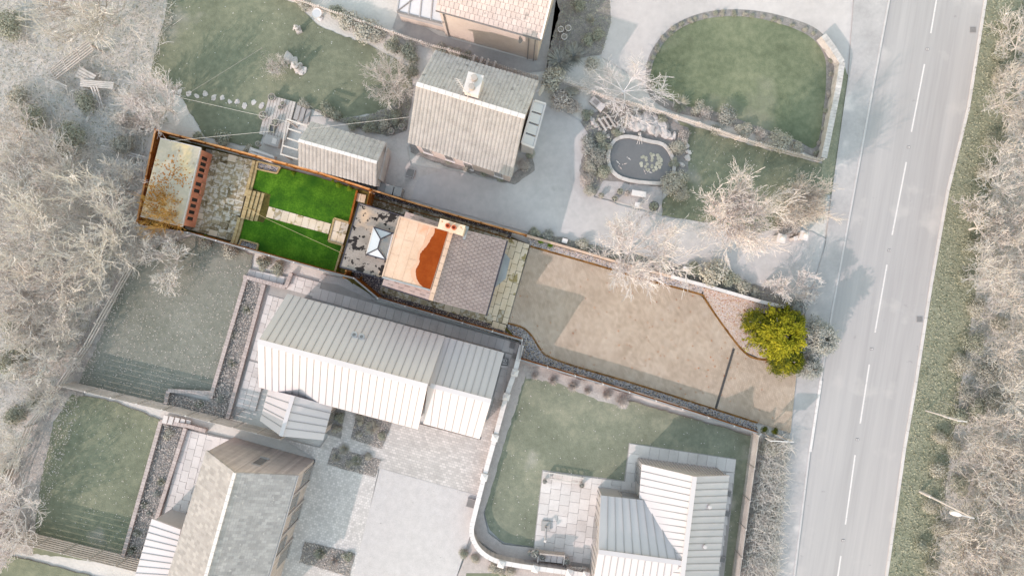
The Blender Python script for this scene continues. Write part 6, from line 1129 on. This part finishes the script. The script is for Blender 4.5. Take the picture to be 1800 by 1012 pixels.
for k, (x, y, r, m, kd) in enumerate([(1688,640,22,'leafp','fine'),(1712,600,24,'leafg','fine'),(1735,655,26,'leafb','fine'),(1702,690,22,'leafb','fine'),(1690,730,20,'leafg','leaf'),(1720,720,26,'leafg','fine'),(1655,770,18,'leafp','fine'),(1680,790,20,'leafp','fine'),(1650,830,18,'leafp','leaf'),(1690,850,20,'leafg','fine'),(1640,890,16,'leafp','fine'),(1660,930,20,'leafp','fine'),(1625,960,16,'leafg','leaf'),(1640,1000,18,'leafp','fine'),(1720,540,22,'leafp','fine'),(1700,490,18,'leafg','fine'),(1715,430,18,'leafg','leaf'),(1725,360,16,'leafp','fine'),(1735,300,18,'leafp','fine'),(1745,240,18,'leafg','fine'),(1760,130,20,'leafp','fine'),(1780,40,20,'leafg','fine'),(1765,90,18,'leafg','leaf'),(1750,700,24,'leafb','fine'),(1760,570,22,'leafp','fine')]):
    shrub(x, y, r, G[m], ILAB[k], 'ivy bushes of the right bank', kd, name='bank_shrub')
# hedge plants of the round lawn border
for k in range(26):
    t_ = k/25; q = catmull([(1141,150),(1143,112),(1162,74),(1198,42),(1250,25),(1312,24),(1372,36),(1432,58)], 6, False); i = min(len(q)-1, int(t_*(len(q)-1))); x, y = q[i]
    shrub(x+random.uniform(-1.5,1.5), y+random.uniform(-1.5,1.5), random.uniform(4.5, 6.5), G[['leafp','leafg'][k % 2]], 'small clipped border plant in the curved row round the big lawn', 'border plants round the big lawn', 'leaf', name='border_plant', zc=.2)
for k in range(8):
    q = [(1452,85),(1462,105),(1462,130),(1458,165),(1452,195),(1447,225),(1440,250),(1436,268)][k]; shrub(q[0], q[1], random.uniform(5, 7), G[['leafk','leafg','leafp'][k % 3]], 'low plant in the dark bed inside the curved stone wall', 'plants inside the stone wall', 'leaf', name='border_plant', zc=.2)
for k, (x, y) in enumerate([(985,56),(998,54),(991,69)]): potp('ring_pot', ['left ring rimmed pot in the top flower bed','right ring rimmed pot in the top flower bed','lowest of three ring rimmed pots in the top flower bed'][k], x, y, .2, .35, G['leafp'], n=30, m=G['coping'])
for k, (x, y) in enumerate([(833,105),(846,109),(857,112),(869,116)]):
    t = thing('timber_prop', ['leftmost grey timber prop behind the cottage','second grey timber prop behind the cottage','third grey timber prop behind the cottage','rightmost grey timber prop behind the cottage'][k], 'prop', P(x, y), 'grey props behind the cottage'); beam('prop', P(x+2, y-8, 1.2), P(x-3, y+6, .3), .16, .07, G['lamp'], t); beam('foot', P(x-4, y+5, .2), P(x-1, y+7, .2), .25, .1, G['timber'], t)
# little green plants inside the plot for sale
for x, y, r, lab in ((516,305,4,'small bright plant at the top edge of the turf lawn'),(596,325,7,'bright leafy climber on the orange fence above the turf'),(614,332,6,'bright leafy climber at the corner of the upper turf lawn'),(586,318,4,'small leafy climber on the orange fence'),(950,424,7,'bright green plant left in the narrow pebble bed'),(968,431,7,'bright green plant right in the narrow pebble bed'),(362,418,6,'bright yellow green plant on the lower fence by the terrace'),(409,430,4,'bright weed at the lower corner of the terrace'),(1342,753,8,'dark green plant in the lower corner of the drive'),(1362,757,8,'reddish green plant in the lower corner of the drive'),(592,474,4,'small grassy weed at the lower corner of the turf'),(635,488,4,'dry fern in the slate chippings')):
    shrub(x, y, r, H['leafgr'] if r != 8 else H['leafyd'], lab, None, 'leaf', zc=.3, zb=.25, name='garden_plant') if 'dry' not in lab else shrub(x, y, r, H['leafo'], lab, None, 'spiky', zc=.3, zb=.25, name='garden_plant')

# ------------------------------------------------------------------ what nobody could count
def brush(poly, n, zmax, L=(.3, .9), r=.014):
    xy = scatter(poly, n); z = rng.uniform(0, 1, n)**1.5*zmax; p0 = np.column_stack([xy, z]); d = rng.normal(size=(n, 3)); d[:, 2] = np.abs(d[:, 2])*.7+.15; d = unit(d); l = rng.uniform(L[0], L[1], (n, 1)); p1 = p0+d*l*.5; d2 = unit(d+rng.normal(0, .4, (n, 3))); p2 = p1+d2*l*.5
    rr_ = rng.uniform(.7, 1.4, (n, 1))*r; p2[:, 2] = np.maximum(p2[:, 2], .03); return seg_mesh(np.vstack([np.hstack([p0, p1, rr_, rr_*.8]), np.hstack([p1, p2, rr_*.8, rr_*.45])]))
def cover_leaves(poly, n, zmax, sz=(.08, .18), flat=.5, z0=.02):
    xy = scatter(poly, n); c = np.column_stack([xy, z0+rng.uniform(0, 1, n)**2*zmax]); s = rng.uniform(sz[0], sz[1], n); return leaf_mesh(c, np.tile([0, 0, 1.], (n, 1))+rng.normal(0, flat, (n, 3)), s, s*.55)
TH = [(-60,-60),(308,-60),(306,40),(268,128),(285,190),(300,215),(262,240),(232,395),(330,418),(300,440),(215,478),(140,610),(92,680),(38,750),(-5,860),(-60,960)]
stuff(obj('brushwood', brush(TH, 5000, .6, (.4, 1.2), .015), G['twig']), 'mass of pale brushwood filling the thicket on the left', 'brushwood')
stuff(obj('brushwood', brush(TH, 2500, .5, (.4, 1.2), .015), G['twigb']), 'beige bramble stems tangled through the left thicket', 'brambles')
stuff(obj('ivy', cover_leaves(TH, 7000, .3), G['leafg']), 'grey green ivy covering the floor of the left thicket', 'ivy')
stuff(obj('ivy', cover_leaves(TH, 10000, .4), G['leafp']), 'pale ivy leaves scattered over the left thicket floor', 'ivy')
RB = [(1880,-60),(1800,0),(1772,200),(1738,335),(1712,503),(1680,671),(1662,786),(1625,1012),(1600,1080),(1880,1080)]
stuff(obj('brushwood', brush(RB, 5000, .8, (.4, 1.2), .015), G['twigb']), 'mass of beige brushwood on the bank right of the road', 'brushwood')
stuff(obj('ivy', cover_leaves(RB, 11000, .4), G['leafg']), 'grey green ivy covering the bank right of the road', 'ivy')
stuff(obj('ivy', cover_leaves(RB, 10000, .4), G['leafp']), 'pale ivy leaves over the bank right of the road', 'ivy')
VG = [(1733,0),(1705,180),(1669,335),(1640,503),(1614,671),(1594,786),(1562,1012),(1555,1060),(1640,1060),(1672,786),(1690,671),(1716,503),(1745,335),(1785,190),(1805,0)]
stuff(obj('verge_grass', cover_leaves(VG, 15000, .06, (.07, .2), .7), G['blade']), 'rough grass of the verge right of the road', 'grass')
HB = [(1338,772),(1386,768),(1378,806),(1358,1012),(1352,1060),(1292,1060),(1302,1000),(1322,870)]
stuff(obj('hedge_twigs', brush(HB, 5000, 1.0), G['twig']), 'grey twigs of the rough hedge between bungalow fence and pavement', 'twigs'); stuff(obj('hedge_leaves', cover_leaves(HB, 3500, .8), G['leafp']), 'pale leaves of the rough hedge between bungalow fence and pavement', 'leaves')
def fallen(label, poly, n, m, sz=(.06, .14)): stuff(obj('fallen_leaves', cover_leaves(poly, n, .03, sz, .3, ZL[0]+.02), m), label, 'leaves')
fallen('pale fallen leaves thickly strewn over the dark lawn left of the barn house', LL, 1900, G['leafk'], (.04, .12))
fallen('brown fallen leaves on the soil along the rail fence', [(300,425),(215,472),(110,660),(0,830),(0,960),(60,975),(150,690),(240,470)], 2600, G['leafk'])
fallen('sparse pale leaves on the lower left lawn', [(128,692),(284,738),(212,990),(58,972),(72,850)], 380, G['slab_buff'], (.05, .1))
fallen('pale leaves and daisies on the lawn beside the pond', ML, 260, G['slab_buff'], (.05, .11))
fallen('white daisies on the mossy upper left lawn', UL, 130, G['white'], (.05, .1))
fallen('pale leaves on the lawn round the metal bungalow', LR, 500, G['slab_buff'], (.05, .11))
fallen('pale leaves on the neighbouring drive near its mouth', [(1170,385),(1330,410),(1452,430),(1420,545),(1240,490)], 330, G['slab_buff'], (.05, .1))
for lab, q, n in (('bark chips in the upper planting bed', [(434,492),(462,500),(398,735),(292,715),(298,690),(368,704)], 2600), ('bark chips in the lower planting bed', [(285,741),(322,752),(252,985),(213,990)], 1900), ('bark chips in the bed before the barn house', [(628,725),(690,740),(672,788),(617,770)], 600), ('bark chips in the long yard bed', [(586,785),(670,806),(660,838),(576,815)], 600), ('bark chips in the bottom yard bed', [(537,950),(625,970),(616,1012),(527,985)], 700), ('leaf litter in the top flower bed', [(985,0),(1072,0),(1075,40),(1060,95),(960,105),(985,20)], 900), ('plants and litter in the bed round the pond', [(1020,215),(1080,180),(1150,200),(1076,240),(1070,300),(1045,345),(1018,300),(1036,240)], 900), ('low plants and litter in the curved bed above the garage', [(535,182),(590,208),(645,205),(690,185),(728,150),(715,230),(680,240),(570,205)], 1300), ('low plants in the bed along the neighbouring drive', [(930,405),(1060,435),(1240,480),(1412,535),(1408,548),(1180,485),(926,413)], 1300)):
    stuff(obj('bed_cover', cover_leaves(q, n, .25, (.06, .15), .6, ZL[0]), G['leafk' if 'bark' in lab else 'leafg']), lab, 'ground cover')
